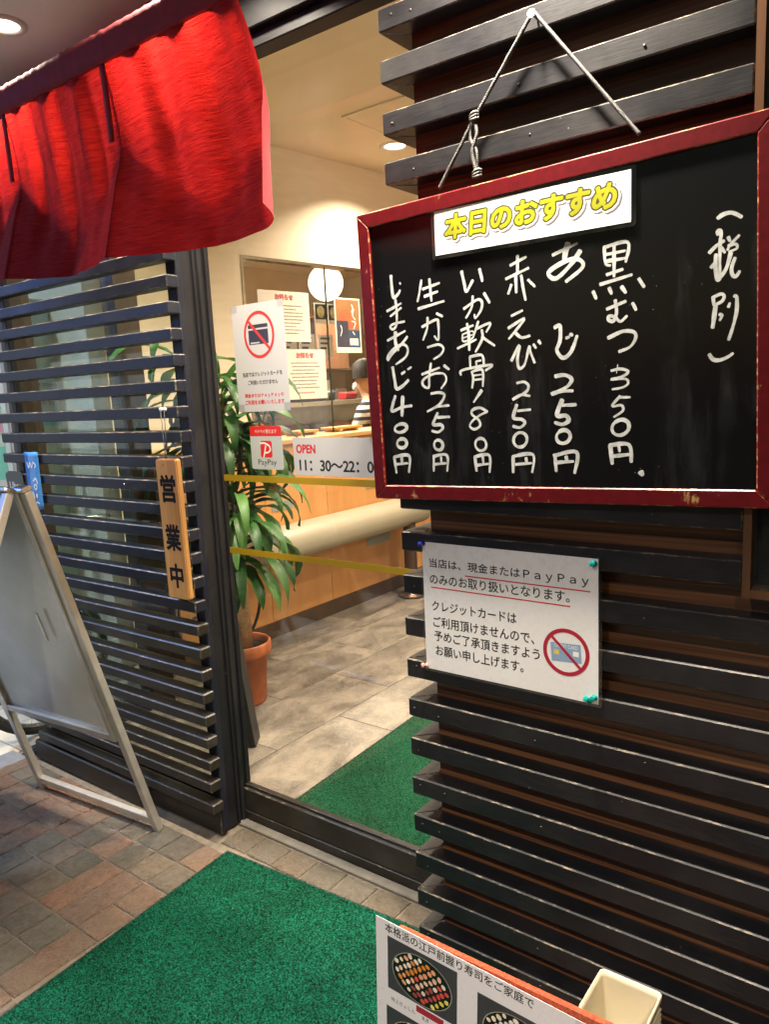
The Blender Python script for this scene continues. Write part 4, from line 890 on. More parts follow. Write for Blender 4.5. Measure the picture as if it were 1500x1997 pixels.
MENU_STROKES = [
 [(75,[(-10509,17134),(-10496,16806),(-10457,16638),(-10325,16712),(-10274,16781)]),
  (49,[(-10271,16950),(-10254,16913)]),
  (61,[(-10668,16356),(-10258,16491)]),
  (61,[(-10578,16233),(-10263,16391)]),
  (60,[(-10412,16583),(-10394,16341),(-10411,16039),(-10514,15933),(-10592,15991),(-10507,16048),(-10185,16081)]),
  (62,[(-10691,15691),(-10181,15866)]),
  (86,[(-10453,15864),(-10466,15635),(-10396,15450)]),
  (71,[(-10125,15735),(-10275,15595),(-10544,15409),(-10701,15251),(-10677,15366),(-10440,15530),(-10229,15566),(-10124,15456),(-10196,15282),(-10478,15133)]),
  (88,[(-10580,15074),(-10532,14759),(-10493,14574),(-10328,14619),(-10145,14753)]),
  (62,[(-10329,14904),(-10230,14951)]),
  (61,[(-10148,14998),(-10050,15043)]),
  (79,[(-10536,14405),(-10631,14184),(-10648,14052),(-10355,14137),(-10080,14163)]),
  (99,[(-10325,14384),(-10372,13940)]),
  (80,[(-10476,13735),(-10384,13748),(-10303,13735),(-10255,13698),(-10252,13648),(-10296,13598),(-10374,13562),(-10466,13550),(-10546,13566),(-10591,13605),(-10589,13657),(-10540,13706),(-10458,13739)]),
  (80,[(-10459,13387),(-10387,13397),(-10321,13377),(-10279,13334),(-10273,13279),(-10303,13226),(-10363,13191),(-10435,13184),(-10500,13206),(-10540,13251),(-10542,13307),(-10507,13359),(-10445,13391)]),
  (76,[(-10651,12966),(-10605,12587)]),
  (76,[(-10651,12966),(-10221,12998),(-10241,12609)]),
  (70,[(-10435,12969),(-10427,12821)]),
  (65,[(-10594,12791),(-10263,12824)])],
 [(58,[(-9676,16931),(-9751,16646),(-9806,16480)]),
  (58,[(-9656,16733),(-9204,16813)]),
  (58,[(-9618,16570),(-9256,16639)]),
  (72,[(-9465,16929),(-9447,16685),(-9428,16452)]),
  (59,[(-9798,16319),(-9103,16417)]),
  (59,[(-9711,15913),(-9327,16039),(-9272,15936),(-9286,15606),(-9387,15688)]),
  (59,[(-9549,16109),(-9576,15864),(-9694,15625)]),
  (68,[(-9306,16171),(-9161,16096)]),
  (60,[(-9580,15454),(-9291,15495),(-9161,15411),(-9226,15280),(-9425,15182)]),
  (61,[(-9762,14862),(-9283,14986)]),
  (60,[(-9505,15099),(-9564,14814),(-9591,14562),(-9743,14619),(-9721,14745),(-9440,14857),(-9170,14843),(-9117,14691),(-9258,14523)]),
  (59,[(-9162,15029),(-9033,14935)]),
  (61,[(-9536,14420),(-9307,14437),(-9175,14369),(-9319,14172),(-9663,14015),(-9412,14111),(-9065,14144)]),
  (76,[(-9373,13983),(-9455,13844),(-9507,13717),(-9308,13714),(-9251,13637),(-9376,13549),(-9544,13576)]),
  (66,[(-9392,13881),(-9061,13888)]),
  (72,[(-9433,13359),(-9372,13366),(-9315,13343),(-9276,13294),(-9267,13235),(-9290,13180),(-9339,13145),(-9400,13140),(-9457,13166),(-9494,13216),(-9499,13277),(-9473,13331),(-9422,13363)]),
  (63,[(-9523,13006),(-9539,12653)]),
  (63,[(-9540,12992),(-9171,13022),(-9171,12661)]),
  (67,[(-9325,12982),(-9321,12852)]),
  (63,[(-9501,12810),(-9194,12842)])],
 [(70,[(-8635,16990),(-8575,16725),(-8525,16555),(-8364,16769)]),
  (69,[(-8193,16979),(-8133,16718)]),
  (57,[(-8608,16197),(-8282,16351),(-8160,16303),(-8179,16142),(-8322,15980),(-8347,16053)]),
  (56,[(-8375,16444),(-8411,16213),(-8559,16002)]),
  (65,[(-8100,16471),(-7971,16260)]),
  (57,[(-8696,15752),(-8383,15831)]),
  (41,[(-8657,15664),(-8642,15514),(-8405,15572),(-8401,15710),(-8657,15664)]),
  (36,[(-8645,15586),(-8403,15638)]),
  (58,[(-8797,15373),(-8323,15529)]),
  (67,[(-8535,15881),(-8502,15627),(-8499,15315)]),
  (56,[(-8255,15903),(-8376,15617)]),
  (57,[(-8302,15753),(-7970,15841),(-8070,15663)]),
  (56,[(-8178,15719),(-8171,15529),(-8346,15269)]),
  (57,[(-8183,15578),(-8035,15471),(-7876,15365)]),
  (58,[(-8490,15170),(-8484,14940)]),
  (58,[(-8490,15170),(-8195,15187),(-8147,14957)]),
  (48,[(-8339,15064),(-8328,14967)]),
  (43,[(-8339,15064),(-8213,15080)]),
  (59,[(-8732,14796),(-8670,14902),(-7968,14970),(-8109,14859)]),
  (58,[(-8458,14854),(-8421,14707),(-8456,14501)]),
  (58,[(-8444,14853),(-8191,14875),(-8189,14526)]),
  (44,[(-8419,14767),(-8208,14780)]),
  (44,[(-8422,14670),(-8211,14684)]),
  (68,[(-8219,14443),(-8424,14195)]),
  (58,[(-8094,13978),(-8273,14068),(-8459,14024),(-8476,13925),(-8310,13799),(-8286,13676),(-8430,13603),(-8542,13679),(-8452,13802),(-8250,13921),(-8094,13978)]),
  (64,[(-8338,13392),(-8267,13402),(-8199,13375),(-8154,13318),(-8144,13247),(-8170,13183),(-8227,13141),(-8299,13134),(-8365,13165),(-8408,13224),(-8415,13296),(-8384,13359),(-8324,13397)]),
  (70,[(-8436,12992),(-8404,12679)]),
  (70,[(-8451,12992),(-8081,13034),(-8078,12661)]),
  (65,[(-8237,12995),(-8227,12858)]),
  (60,[(-8414,12804),(-8101,12848)])],
 [(58,[(-7473,16951),(-7110,17071)]),
  (59,[(-7579,16695),(-7060,16847)]),
  (67,[(-7302,17122),(-7309,16783)]),
  (68,[(-7352,16740),(-7346,16396)]),
  (68,[(-7227,16724),(-7191,16476),(-7141,16226)]),
  (69,[(-7455,16569),(-7530,16392)]),
  (63,[(-7078,16620),(-6931,16470)]),
  (60,[(-7470,15939),(-7215,16025)]),
  (60,[(-7547,15696),(-7177,15861),(-7378,15631),(-7538,15481)]),
  (60,[(-7379,15581),(-7241,15483),(-7059,15505)]),
  (61,[(-7492,15023),(-7300,15325),(-7349,15051),(-7311,14860),(-7182,14940),(-7077,15283),(-7052,15182),(-6959,14952)]),
  (59,[(-6980,15326),(-6926,15247)]),
  (59,[(-6869,15391),(-6824,15326)]),
  (61,[(-7374,14558),(-7204,14575),(-7107,14482),(-7180,14359),(-7483,14216),(-7294,14312),(-7083,14279)]),
  (77,[(-7385,14110),(-7446,13956),(-7463,13827),(-7277,13798),(-7208,13719),(-7324,13630),(-7482,13658)]),
  (62,[(-7373,13980),(-7075,13999)]),
  (67,[(-7285,13523),(-7212,13490),(-7170,13425),(-7169,13344),(-7210,13271),(-7282,13224),(-7365,13218),(-7436,13254),(-7475,13323),(-7472,13404),(-7426,13476),(-7352,13519),(-7269,13520)]),
  (74,[(-7497,13015),(-7505,12670)]),
  (69,[(-7512,13015),(-7037,13059),(-7058,12681)]),
  (63,[(-7194,12992),(-7183,12862)]),
  (64,[(-7443,12844),(-7068,12877)])],
 [(66,[(-6536,17025),(-6022,17171)]),
  (115,[(-6211,17199),(-6264,17045),(-6292,16851)]),
  (87,[(-5961,17024),(-6152,16797),(-6464,16568),(-6633,16684),(-6461,16803),(-6151,16890),(-5950,16839),(-5926,16697),(-6258,16484)]),
  (82,[(-6516,15618),(-6397,15644),(-6401,15355),(-6469,15166),(-6340,15011),(-6169,15120),(-6038,15421)]),
  (67,[(-6270,15392),(-6205,15411)]),
  (67,[(-6186,15462),(-6135,15439)]),
  (74,[(-6516,14654),(-6304,14668),(-6161,14575),(-6281,14422),(-6602,14299),(-6361,14347),(-6138,14348)]),
  (89,[(-6363,14179),(-6445,14008),(-6473,13859),(-6287,13855),(-6235,13755),(-6369,13682),(-6529,13722)]),
  (74,[(-6364,14067),(-6075,14071)]),
  (75,[(-6441,13531),(-6367,13563),(-6288,13558),(-6228,13519),(-6201,13456),(-6215,13386),(-6266,13328),(-6342,13298),(-6420,13306),(-6479,13348),(-6502,13414),(-6483,13484),(-6428,13539)]),
  (82,[(-6538,13039),(-6516,12720)]),
  (77,[(-6566,13038),(-6071,13119),(-6114,12691)]),
  (76,[(-6296,13029),(-6271,12903)]),
  (71,[(-6513,12899),(-6138,12930)])],
 [(58,[(-5484,17022),(-5460,16726),(-5365,16668)]),
  (63,[(-5496,17013),(-5036,17044),(-5070,16695)]),
  (63,[(-5436,16881),(-5082,16897)]),
  (63,[(-5436,16757),(-5070,16762)]),
  (67,[(-5293,17017),(-5294,16456)]),
  (63,[(-5437,16508),(-5128,16570)]),
  (64,[(-5570,16343),(-4954,16447)]),
  (65,[(-5706,16232),(-5645,16087)]),
  (68,[(-5389,16264),(-5342,16145)]),
  (68,[(-5152,16258),(-5069,16136)]),
  (66,[(-4827,16364),(-4723,16197)]),
  (64,[(-5438,15869),(-5069,15979)]),
  (64,[(-5270,16023),(-5246,15793),(-5306,15638),(-5402,15670),(-5390,15738),(-5270,15703),(-5175,15614),(-5045,15705)]),
  (67,[(-4940,15931),(-4871,15800)]),
  (65,[(-5415,15324),(-5127,15427),(-4915,15398),(-4880,15281),(-4985,15129),(-5198,15053)]),
  (52,[(-5355,14701),(-5174,14726),(-5019,14671),(-5126,14583),(-5356,14536),(-5078,14534),(-5019,14450),(-5126,14373),(-5331,14346)]),
  (19,[(-5222,14810),(-5246,14648)]),
  (57,[(-5174,14210),(-5332,14026),(-5150,14033),(-5125,13926),(-5295,13811)]),
  (57,[(-5174,14187),(-4982,14180)]),
  (72,[(-5264,13714),(-5181,13752),(-5095,13749),(-5028,13707),(-5000,13637),(-5017,13558),(-5076,13492),(-5160,13458),(-5246,13464),(-5311,13509),(-5335,13582),(-5313,13661),(-5250,13725)]),
  (92,[(-5370,13258),(-5333,12894)]),
  (78,[(-5382,13258),(-5004,13271),(-4955,12936)]),
  (72,[(-5198,13234),(-5185,13138)]),
  (73,[(-5345,13040),(-5003,13080)]),
  (110,[(-4775,12748),(-4735,12690)])],
 [(68,[(-3460,17203),(-3358,17255),(-3222,17253),(-3072,17158)]),
  (66,[(-3589,16642),(-3472,16746),(-3349,16812)]),
  (62,[(-3447,16926),(-3456,16984),(-3414,16991),(-3399,16918),(-3410,16793),(-3411,16509),(-3403,16223)]),
  (66,[(-3476,16604),(-3479,16376),(-3440,16170),(-3392,16221)]),
  (52,[(-3556,16386),(-3508,16451)]),
  (57,[(-3388,16705),(-3331,16612)]),
  (56,[(-3281,16865),(-3252,16790)]),
  (50,[(-3105,16866),(-3238,16739),(-3290,16648)]),
  (54,[(-3278,16717),(-3156,16727),(-3141,16654),(-3262,16616)]),
  (65,[(-3234,16598),(-3298,16352),(-3392,16207)]),
  (62,[(-3164,16503),(-3215,16341),(-3199,16225),(-3144,16190),(-3084,16267)]),
  (67,[(-3511,15889),(-3495,15742)]),
  (58,[(-3511,15875),(-3386,15919),(-3329,15883),(-3355,15800),(-3452,15752)]),
  (73,[(-3466,15725),(-3490,15508),(-3508,15349)]),
  (58,[(-3400,15572),(-3357,15554),(-3391,15470)]),
  (52,[(-3256,15681),(-3230,15750)]),
  (60,[(-3164,15865),(-3122,15832),(-3117,15617),(-3166,15362),(-3237,15121)]),
  (66,[(-3557,14894),(-3491,14800),(-3391,14779),(-3265,14815),(-3162,14882)])],
]
_inv = board.matrix_basis.inverted()
for ci, colm in enumerate(MENU_STROKES):
    bm = bmesh.new()
    for si, (w, pts) in enumerate(colm):
        loc = [(_inv @ Vector((x / 1e4, BC.y, z / 1e4))) for x, z in pts]
        brush(bm, [(p.x, p.z) for p in loc], w / 1e4 * 1.0, -0.00693 + 0.000012 * si)
    o = finish('handwriting', bm, m_pen, board)
    o['label'] = ['white handwriting listing the leftmost dish at 400', 'white handwriting listing the second dish from the left at 250', 'white handwriting listing the third dish from the left at 180', 'white handwriting listing the fourth dish from the left at 250',
                  'white handwriting listing the fifth dish from the left at 250', 'white handwriting listing the sixth dish from the left at 350', 'white handwritten remark in brackets at the right'][ci]
# hanging cord
m_cord = M('grey_cord', (0.075, 0.073, 0.07), 0.55, 0.2, 300, 0.3, stretch=(1, 1, 1))
def twisted(bm, pts, r):
    P = catmull(pts, 40)
    for ph in (0, math.pi):
        q = []; s = 0.0
        for i, p in enumerate(P):
            if i: s += (p - P[i - 1]).length
            t = (P[min(i + 1, len(P) - 1)] - P[max(i - 1, 0)]).normalized(); u = t.orthogonal().normalized(); w = t.cross(u); a = s * 900 + ph
            q.append(p + (u * math.cos(a) + w * math.sin(a)) * r * 0.34)
        tube(bm, q, r * 0.66, 6)
cordo = empty('hanging_cord', (-0.688, 1.46, 2.147)); tag(cordo, 'twisted grey cord looped over the nail, tied in two knots, carrying the menu board', 'cord')
bm = bmesh.new()
nail = Vector((-0.688, 1.459, 2.150)); yk = 1.461
def straight(a, b, n=7): return [Vector(a).lerp(Vector(b), i / n) for i in range(n + 1)]
twisted(bm, straight(nail + Vector((0.004, 0, 0.002)), (-0.484, yk, 1.890)), 0.0042)
twisted(bm, straight(nail + Vector((-0.004, 0, 0.002)), (-0.822, yk, 2.0)), 0.0042)
twisted(bm, straight((-0.822, yk, 2.0), (-0.914, yk, 1.879), 5), 0.0042)
twisted(bm, [(-0.822, yk - 0.002, 2.0), (-0.832, yk - 0.004, 1.96), (-0.818, yk - 0.006, 1.93), (-0.82, yk - 0.005, 1.885)], 0.0042)
twisted(bm, [(-0.824, yk - 0.003, 2.0), (-0.816, yk - 0.007, 1.965), (-0.826, yk - 0.009, 1.93), (-0.818, yk - 0.007, 1.885)], 0.0042)
for kx, kz in ((-0.822, 2.0), (-0.819, 1.888)):
    for a in range(3): tube(bm, [(kx + 0.008 * math.cos(t), yk - 0.004 + 0.006 * math.sin(t), kz + 0.004 * (a - 1) + 0.003 * math.sin(t + a)) for t in [i * math.pi / 5 for i in range(10)]], 0.0036, 6, closed=True)
o = finish('cord', bm, m_cord); child_local(o, cordo)
for x, z in ((-0.914, 1.872), (-0.484, 1.885)):
    bm = bmesh.new(); tube(bm, [(x + 0.009 * math.cos(t), 1.463, z + 0.009 * math.sin(t)) for t in [i * math.pi / 9 for i in range(18)]], 0.0015, 6, closed=True)
    o = finish('screw_eye', bm, M('brass', (0.55, 0.36, 0.14), 0.3, 0.1, 20, 0, 0.5, 1.0)); o.matrix_parent_inverse = board.matrix_basis.inverted(); o.parent = board
nl = empty('wall_nail', (-0.688, 1.479, 2.149)); tag(nl, 'pale nail head on the second black slat holding the cord', 'nail')
bm = bmesh.new(); tube(bm, [(0, 0, 0), (0, -0.026, 0.002)], 0.0022, 8); finish('shank', bm, m_steel, nl)
bm = bmesh.new(); tube(bm, [(0, -0.0262, 0.002), (0, -0.0295, 0.002)], 0.008, 14); finish('head', bm, m_whitepaper, nl)

# yellow-lettered card on the board
card1 = empty_sheet('title_card', (-0.71, 1.4518, 1.7845)); tag(card1, 'laminated white card with yellow lettering at the top of the menu board', 'sign')
sheet('lamination', m_clear, 0.447, 0.108, (0, 0.0004, 0), t=0.0012, rad=0.006).parent = card1
sheet('sheet', m_whitepaper, 0.429, 0.092, (0, 0.0001, 0), t=0.0002).parent = card1
m_lime = M('print_lime', (0.36, 0.36, 0.006), 0.45, 0.25, 9, 0); m_olive = M('print_olive', (0.05, 0.05, 0.012), 0.5, 0.1, 10, 0); m_shadow = M('print_grey', (0.16, 0.15, 0.17), 0.5, 0.05, 10, 0)
lettering('osusume_w', m_shadow, card1, 0.0045, 0.0035, 0.374, 0.048, 0.0003, 'letter_shadow', 0.1, 0.0074, 12)
lettering('osusume_w', m_whitepaper, card1, 0.0015, 0.0065, 0.374, 0.048, 0.0007, 'letter_outline', 0.1, 0.0072, 12)
lettering('osusume_o', m_olive, card1, 0.0, 0.008, 0.374, 0.048, 0.0011, 'letter_rim', 0.1, 0.0052, 12)
lettering('osusume', m_lime, card1, 0.0, 0.008, 0.374, 0.048, 0.0015, 'lettering', 0.1, 0.0021, 10)

# payment notice pinned on the slats
pay = empty_sheet('payment_notice', (-0.789, 1.4755, 0.9315), 0, R(-0.2)); tag(pay, 'laminated white payment notice in black print with red underlines, pinned on the slats', 'notice')
sheet('lamination', m_clear, 0.452, 0.331, (0, 0.0004, 0), t=0.0014, rad=0.005).parent = pay
sheet('sheet', m_lam, 0.438, 0.318, (0, 0, 0), t=0.0003).parent = pay
def pl(key, u0, u1, v, h=0.0255, m=m_ink):
    lettering(key, m, pay, (u0 + u1) / 2 * 0.445 - 0.2225, (0.5 - v) * 0.325, (u1 - u0) * 0.445, h, bold=0.00045, rays=4)
pl('p1', 0.05, 0.945, 0.168); pl('p2', 0.05, 0.85, 0.285); pl('p3', 0.058, 0.565, 0.49, 0.0245); pl('p4', 0.062, 0.662, 0.612, 0.0265); pl('p5', 0.066, 0.69, 0.72, 0.026); pl('p6', 0.072, 0.60, 0.832, 0.026)
part_mesh('underline', m_inkred, pay, lambda b: (rect(b, -0.102, 0.202, 0.0855, 0.0885, 0.0007), rect(b, -0.198, 0.157, 0.0475, 0.0505, 0.0007)))
m_cardblue = M('print_blue', (0.22, 0.33, 0.47), 0.5, 0.05, 10, 0)
cu, cv = 0.1465, -0.055
part_mesh('card_picture', [m_cardblue, M('print_yellow', (0.6, 0.5, 0.1), 0.5, 0.05, 10, 0), m_whitepaper], pay, lambda b: (flat(b, [(cu - 0.036, cv + 0.018), (cu + 0.033, cv + 0.022), (cu + 0.036, cv - 0.020), (cu - 0.033, cv - 0.024)], 0.0005), rect(b, cu - 0.028, cu - 0.016, cv - 0.008, cv + 0.003, 0.0008, 1), rect(b, cu + 0.016, cu + 0.029, cv - 0.006, cv + 0.005, 0.0008, 2)))
lettering('cc', m_whitepaper, pay, cu, cv + 0.013, 0.054, 0.008, 0.0009)
def ban(b): ring(b, cu, cv, 0.0535, 0.0445, 0.0012); bar(b, (cu - 0.035, cv + 0.034), (cu + 0.035, cv - 0.034), 0.0065, 0.0014)
part_mesh('prohibition_ring', m_inkcrimson, pay, ban)
def pin(x, z, color, label, tilt=(0, 0), y=1.4750):
    t = empty('push_pin', (x, y, z)); t.rotation_euler = (R(90 + tilt[0]), R(tilt[1]), 0); tag(t, label, 'push pin', 'push pins holding the payment notice')
    mm, n, l = new_mat('pin_plastic'); p = principled(n, l, color, 0.12, None, 0.5); p.inputs['Transmission Weight'].default_value = 0.45
    bm = bmesh.new(); lathe(bm, [(0, 0.0005), (0.0062, 0.0005), (0.0066, 0.002), (0.0040, 0.004), (0.0030, 0.0075), (0.0042, 0.0125), (0.0062, 0.0145), (0.0062, 0.0165), (0.004, 0.0178), (0, 0.018)], 18); finish('head', bm, mm, t, True)
    bm = bmesh.new(); tube(bm, [(0, 0, 0.0005), (0, 0, -0.004)], 0.0006, 6); finish('point', bm, m_steel, t)
pin(-1.004, 1.088, (0.03, 0.04, 0.35), 'blue push pin in the upper left corner of the payment notice')
pin(-0.577, 1.079, (0.0, 0.36, 0.33), 'teal push pin in the upper right corner of the payment notice', (-14, 12))
pin(-1.008, 0.779, (0.75, 0.42, 0.36), 'clear pink push pin in the lower left corner of the payment notice', (-20, -15))
pin(-0.578, 0.787, (0.0, 0.42, 0.36), 'upper of two teal push pins in the lower right corner of the payment notice', (-10, 10))
pin(-0.590, 0.777, (0.0, 0.42, 0.36), 'lower of two teal push pins in the lower right corner of the payment notice', (-35, -20))

# ------------------------------------------------------------------ stickers and signs on the door glass
GY = 1.6505
noc = empty_sheet('card_refusal_sign', (-1.693, GY, 1.572), 0, R(0.4)); tag(noc, 'white sign with a struck-out black card in a red ring, on the door glass', 'sign')
m_signw = M('sign_white', (0.50, 0.495, 0.485), 0.5, 0.03, 5, 0.03)
sheet('sheet', m_signw, 0.222, 0.323, (0, 0, 0), t=0.0008).parent = noc
part_mesh('card_picture', [M('print_navy', (0.035, 0.035, 0.055), 0.5, 0.1, 10, 0), m_signw], noc, lambda b: (rect(b, -0.043, 0.041, 0.088, 0.099, 0.0005), rect(b, -0.043, 0.041, 0.040, 0.083, 0.0005), rect(b, -0.036, 0.002, 0.043, 0.047, 0.0008, 1)))
part_mesh('prohibition_ring', M('print_vermilion', (0.52, 0.035, 0.03), 0.5, 0.08, 10, 0), noc, lambda b: (ring(b, 0.002, 0.068, 0.065, 0.056, 0.0012, sy=1.08), bar(b, (-0.042, 0.112), (0.046, 0.022), 0.009, 0.0014)))
lettering('n1', m_ink, noc, 0.003, -0.048, 0.170, 0.0135, bold=0.0004, rays=4); lettering('n2', m_ink, noc, 0.003, -0.073, 0.128, 0.0135, bold=0.0004, rays=4)
lettering('n3', m_inkred, noc, 0.004, -0.113, 0.168, 0.0135, bold=0.0005, rays=4); lettering('n4', m_inkred, noc, 0.004, -0.133, 0.168, 0.0135, bold=0.0005, rays=4)
for u, v in ((-0.101, 0.152), (0.10, 0.152), (-0.1, -0.15), (0.1, -0.15)): part_mesh('tape', m_clear, noc, lambda b: rect(b, u - 0.014, u + 0.014, v - 0.012, v + 0.012, 0.0006))
pps = empty_sheet('payment_sticker', (-1.694, GY, 1.2985)); tag(pps, 'small payment sticker with red header and red square logo, on the door glass', 'sticker')
sheet('sheet', M('sticker_pale', (0.46, 0.49, 0.46), 0.4, 0.03, 5, 0.02), 0.138, 0.134, (0, 0, 0), t=0.0006, rad=0.008).parent = pps
m_pp = M('print_logo_red', (0.62, 0.025, 0.02), 0.4, 0.05, 10, 0)
part_mesh('header_band', m_pp, pps, lambda b: flat(b, [(-0.069, 0.036)] + [(0.069, 0.036)] + [(0.069 - 0.008 + 0.008 * math.cos(R(a)), 0.059 + 0.008 * math.sin(R(a))) for a in (0, 30, 60, 90)] + [(-0.061 + 0.008 * math.cos(R(a)), 0.059 + 0.008 * math.sin(R(a))) for a in (90, 120, 150, 180)], 0.0004))
lettering('pp0', m_whitepaper, pps, 0.0, 0.051, 0.096, 0.013, 0.0008)
part_mesh('logo_square', m_pp, pps, lambda b: flat(b, rrect(-0.026, 0.024, -0.030, 0.022, 0.007), 0.0004))
part_mesh('logo_mark', m_whitepaper, pps, lambda b: (brush(b, [(-0.026, 0.014), (-0.008, 0.0145), (0.012, 0.006), (0.016, -0.006), (0.006, -0.014), (-0.010, -0.015)], 0.0055, 0.0008, 0, False), brush(b, [(-0.003, 0.006), (-0.0085, -0.012), (-0.014, -0.029)], 0.005, 0.0009, 0, False)))
lettering('pp1', m_ink, pps, 0.0, -0.047, 0.080, 0.0225, 0.0006)
opn = empty_sheet('opening_hours_sign', (-1.408, GY, 1.273), 0, R(-0.3)); tag(opn, 'long white opening hours sign with red and black print above the yellow stripe', 'sign')
sheet('sheet', m_signw, 0.345, 0.112, (0, 0, 0), t=0.0008).parent = opn
lettering('open', m_inkred, opn, -0.1225, 0.0225, 0.075, 0.0245, bold=0.0014); lettering('hours', m_ink, opn, 0.0, -0.026, 0.300, 0.031, bold=0.0011)
part_mesh('corner_tape', m_clear, opn, lambda b: rect(b, 0.12, 0.16, 0.04, 0.07, 0.0006))

# notices taped to the partition glass
def notice(name, label, y0, y1, z0, z1, mat):
    c = wpt((y0 + y1) / 2, -0.018); t = empty_sheet(name, (c.x, c.y, (z0 + z1) / 2), PA); tag(t, label, 'notice')
    sheet('sheet', mat, (y1 - y0) / 0.9928, z1 - z0, (0, 0, 0), t=0.0006).parent = t
    return t
m_warmpaper = M('paper_warm', (0.76, 0.70, 0.60), 0.6, 0.03, 6, 0.03)
m_softink = M('print_soft', (0.10, 0.085, 0.08), 0.6, 0.2, 30, 0); m_pink = M('print_pinkred', (0.62, 0.09, 0.07), 0.5, 0.08, 20, 0)
def lines(t, w, h, top, rows, seed, step):
    rr = random.Random(seed); bm = bmesh.new()
    for k in range(rows):
        u = -w * rr.uniform(0.36, 0.44); end = w * rr.uniform(0.2, 0.42); v = top - step * k
        while u < end:
            q = rr.uniform(0.004, 0.011); rect(bm, u, u + q, v - rr.uniform(0.003, 0.0045), v + rr.uniform(0.003, 0.0045), 0.0006); u += q + 0.0025
    finish('small_print', bm, m_softink, t)
n1 = notice('shop_notice', 'upper white notice with red heading on the partition glass', 3.343, 3.748, 1.795, 2.103, m_warmpaper)
lettering('oshirase', m_softink, n1, 0.0, 0.118, 0.142, 0.033, 0.0005, 'heading_rim', 0, 0.0032, 8); lettering('oshirase', m_pink, n1, 0.0, 0.118, 0.142, 0.033, 0.0008, 'heading', 0, 0.0016)
lines(n1, 0.40, 0.3, 0.066, 9, 3, 0.021)
n2 = notice('shop_notice', 'lower white notice with red heading on the partition glass', 3.532, 3.862, 1.432, 1.748, m_warmpaper)
lettering('oshirase', m_softink, n2, -0.01, 0.120, 0.142, 0.033, 0.0005, 'heading_rim', 0, 0.0032, 8); lettering('oshirase', m_pink, n2, -0.01, 0.120, 0.142, 0.033, 0.0008, 'heading', 0, 0.0016)
lines(n2, 0.33, 0.3, 0.072, 8, 9, 0.0225)
part_mesh('red_print', m_pink, n2, lambda b: [rect(b, -0.08 + 0.02 * k, -0.066 + 0.02 * k, -0.122, -0.113, 0.0006) for k in range(7)])
n3 = notice('drink_poster', 'orange and blue poster with white brush lettering on the partition glass', 3.968, 4.205, 1.728, 2.09, m_warmpaper)
part_mesh('picture', [M('poster_orange', (0.30, 0.15, 0.06), 0.4, 0.12, 8, 0), M('poster_dark', (0.05, 0.05, 0.075), 0.4, 0.2, 10, 0), M('poster_rust', (0.42, 0.12, 0.05), 0.4, 0.15, 10, 0), M('poster_blue', (0.04, 0.07, 0.13), 0.4, 0.2, 10, 0)], n3,
          lambda b: (rect(b, -0.108, 0.108, -0.145, 0.170, 0.0005), flat(b, [(-0.09, 0.05), (-0.06, 0.10), (0.0, 0.11), (0.06, 0.05), (0.1, -0.02), (-0.09, -0.02)], 0.0008, 2), rect(b, -0.108, 0.0, -0.145, 0.03, 0.0011, 1), rect(b, 0.0004, 0.108, -0.145, -0.03, 0.0011, 3)))
part_mesh('brush_lettering', m_whitepaper, n3, lambda b: (brush(b, [(0.04, 0.14), (0.052, 0.115), (0.036, 0.09)], 0.008, 0.0014), brush(b, [(0.06, 0.11), (0.046, 0.07), (0.07, 0.04)], 0.008, 0.00145), brush(b, [(0.035, 0.03), (0.07, 0.02), (0.05, -0.02)], 0.008, 0.0015), brush(b, [(0.04, -0.04), (0.06, -0.06)], 0.007, 0.00155), brush(b, [(-0.07, 0.0), (-0.06, -0.03), (-0.075, -0.07)], 0.007, 0.0016)))
part_mesh('price_label', m_warmpaper, n3, lambda b: rect(b, 0.01, 0.09, -0.13, -0.085, 0.0014))

# ------------------------------------------------------------------ wooden open-for-business plaque
pq = empty_sheet('wooden_plaque', (-1.928, 1.448, 1.059), 0, R(0.6)); tag(pq, 'narrow wooden plaque with three black characters hanging on the slat screen', 'sign')
m_plq = wood('plaque_wood', (0.30, 0.13, 0.035), (0.46, 0.235, 0.075), (0.56, 0.32, 0.12), 'z', 0.45, 1.6, 24)
bm = bmesh.new(); pts = rrect(-0.051, 0.051, -0.221, 0.221, 0.007, 3); A = [bm.verts.new((x, 0, z)) for x, z in pts]; B = [bm.verts.new((x, 0.020, z)) for x, z in pts]
bm.faces.new(A); bm.faces.new(B[::-1])
for k in range(len(A)): bm.faces.new((A[k], B[k], B[(k + 1) % len(A)], A[(k + 1) % len(A)]))
bmesh.ops.recalc_face_normals(bm, faces=bm.faces); bmesh.ops.bevel(bm, geom=[e for e in bm.edges if e.is_boundary is False and abs(e.verts[0].co.y - e.verts[1].co.y) < 1e-5], offset=0.003, segments=2, affect='EDGES')
finish('board', bm, m_plq, pq)
for key, v, h in (('ei', 0.130, 0.082), ('gyo', -0.024, 0.080), ('chu', -0.146, 0.074)): lettering(key, M('brushed_ink', (0.006, 0.006, 0.008), 0.8, 0.1, 20, 0, 0.15), pq, 0.001, v, 0.069 if key != 'chu' else 0.060, h, 0.0008, 'character', 0.0, 0.0028, 8)
bm = bmesh.new(); tube(bm, [(-0.012, -0.001, 0.203), (-0.013, 0.012, 0.225), (-0.014, 0.012, 0.37)], 0.0012, 6); tube(bm, [(-0.012, -0.001, 0.203), (-0.006, 0.012, 0.225), (0.004, 0.012, 0.37)], 0.0012, 6); finish('string', bm, m_ink, pq)
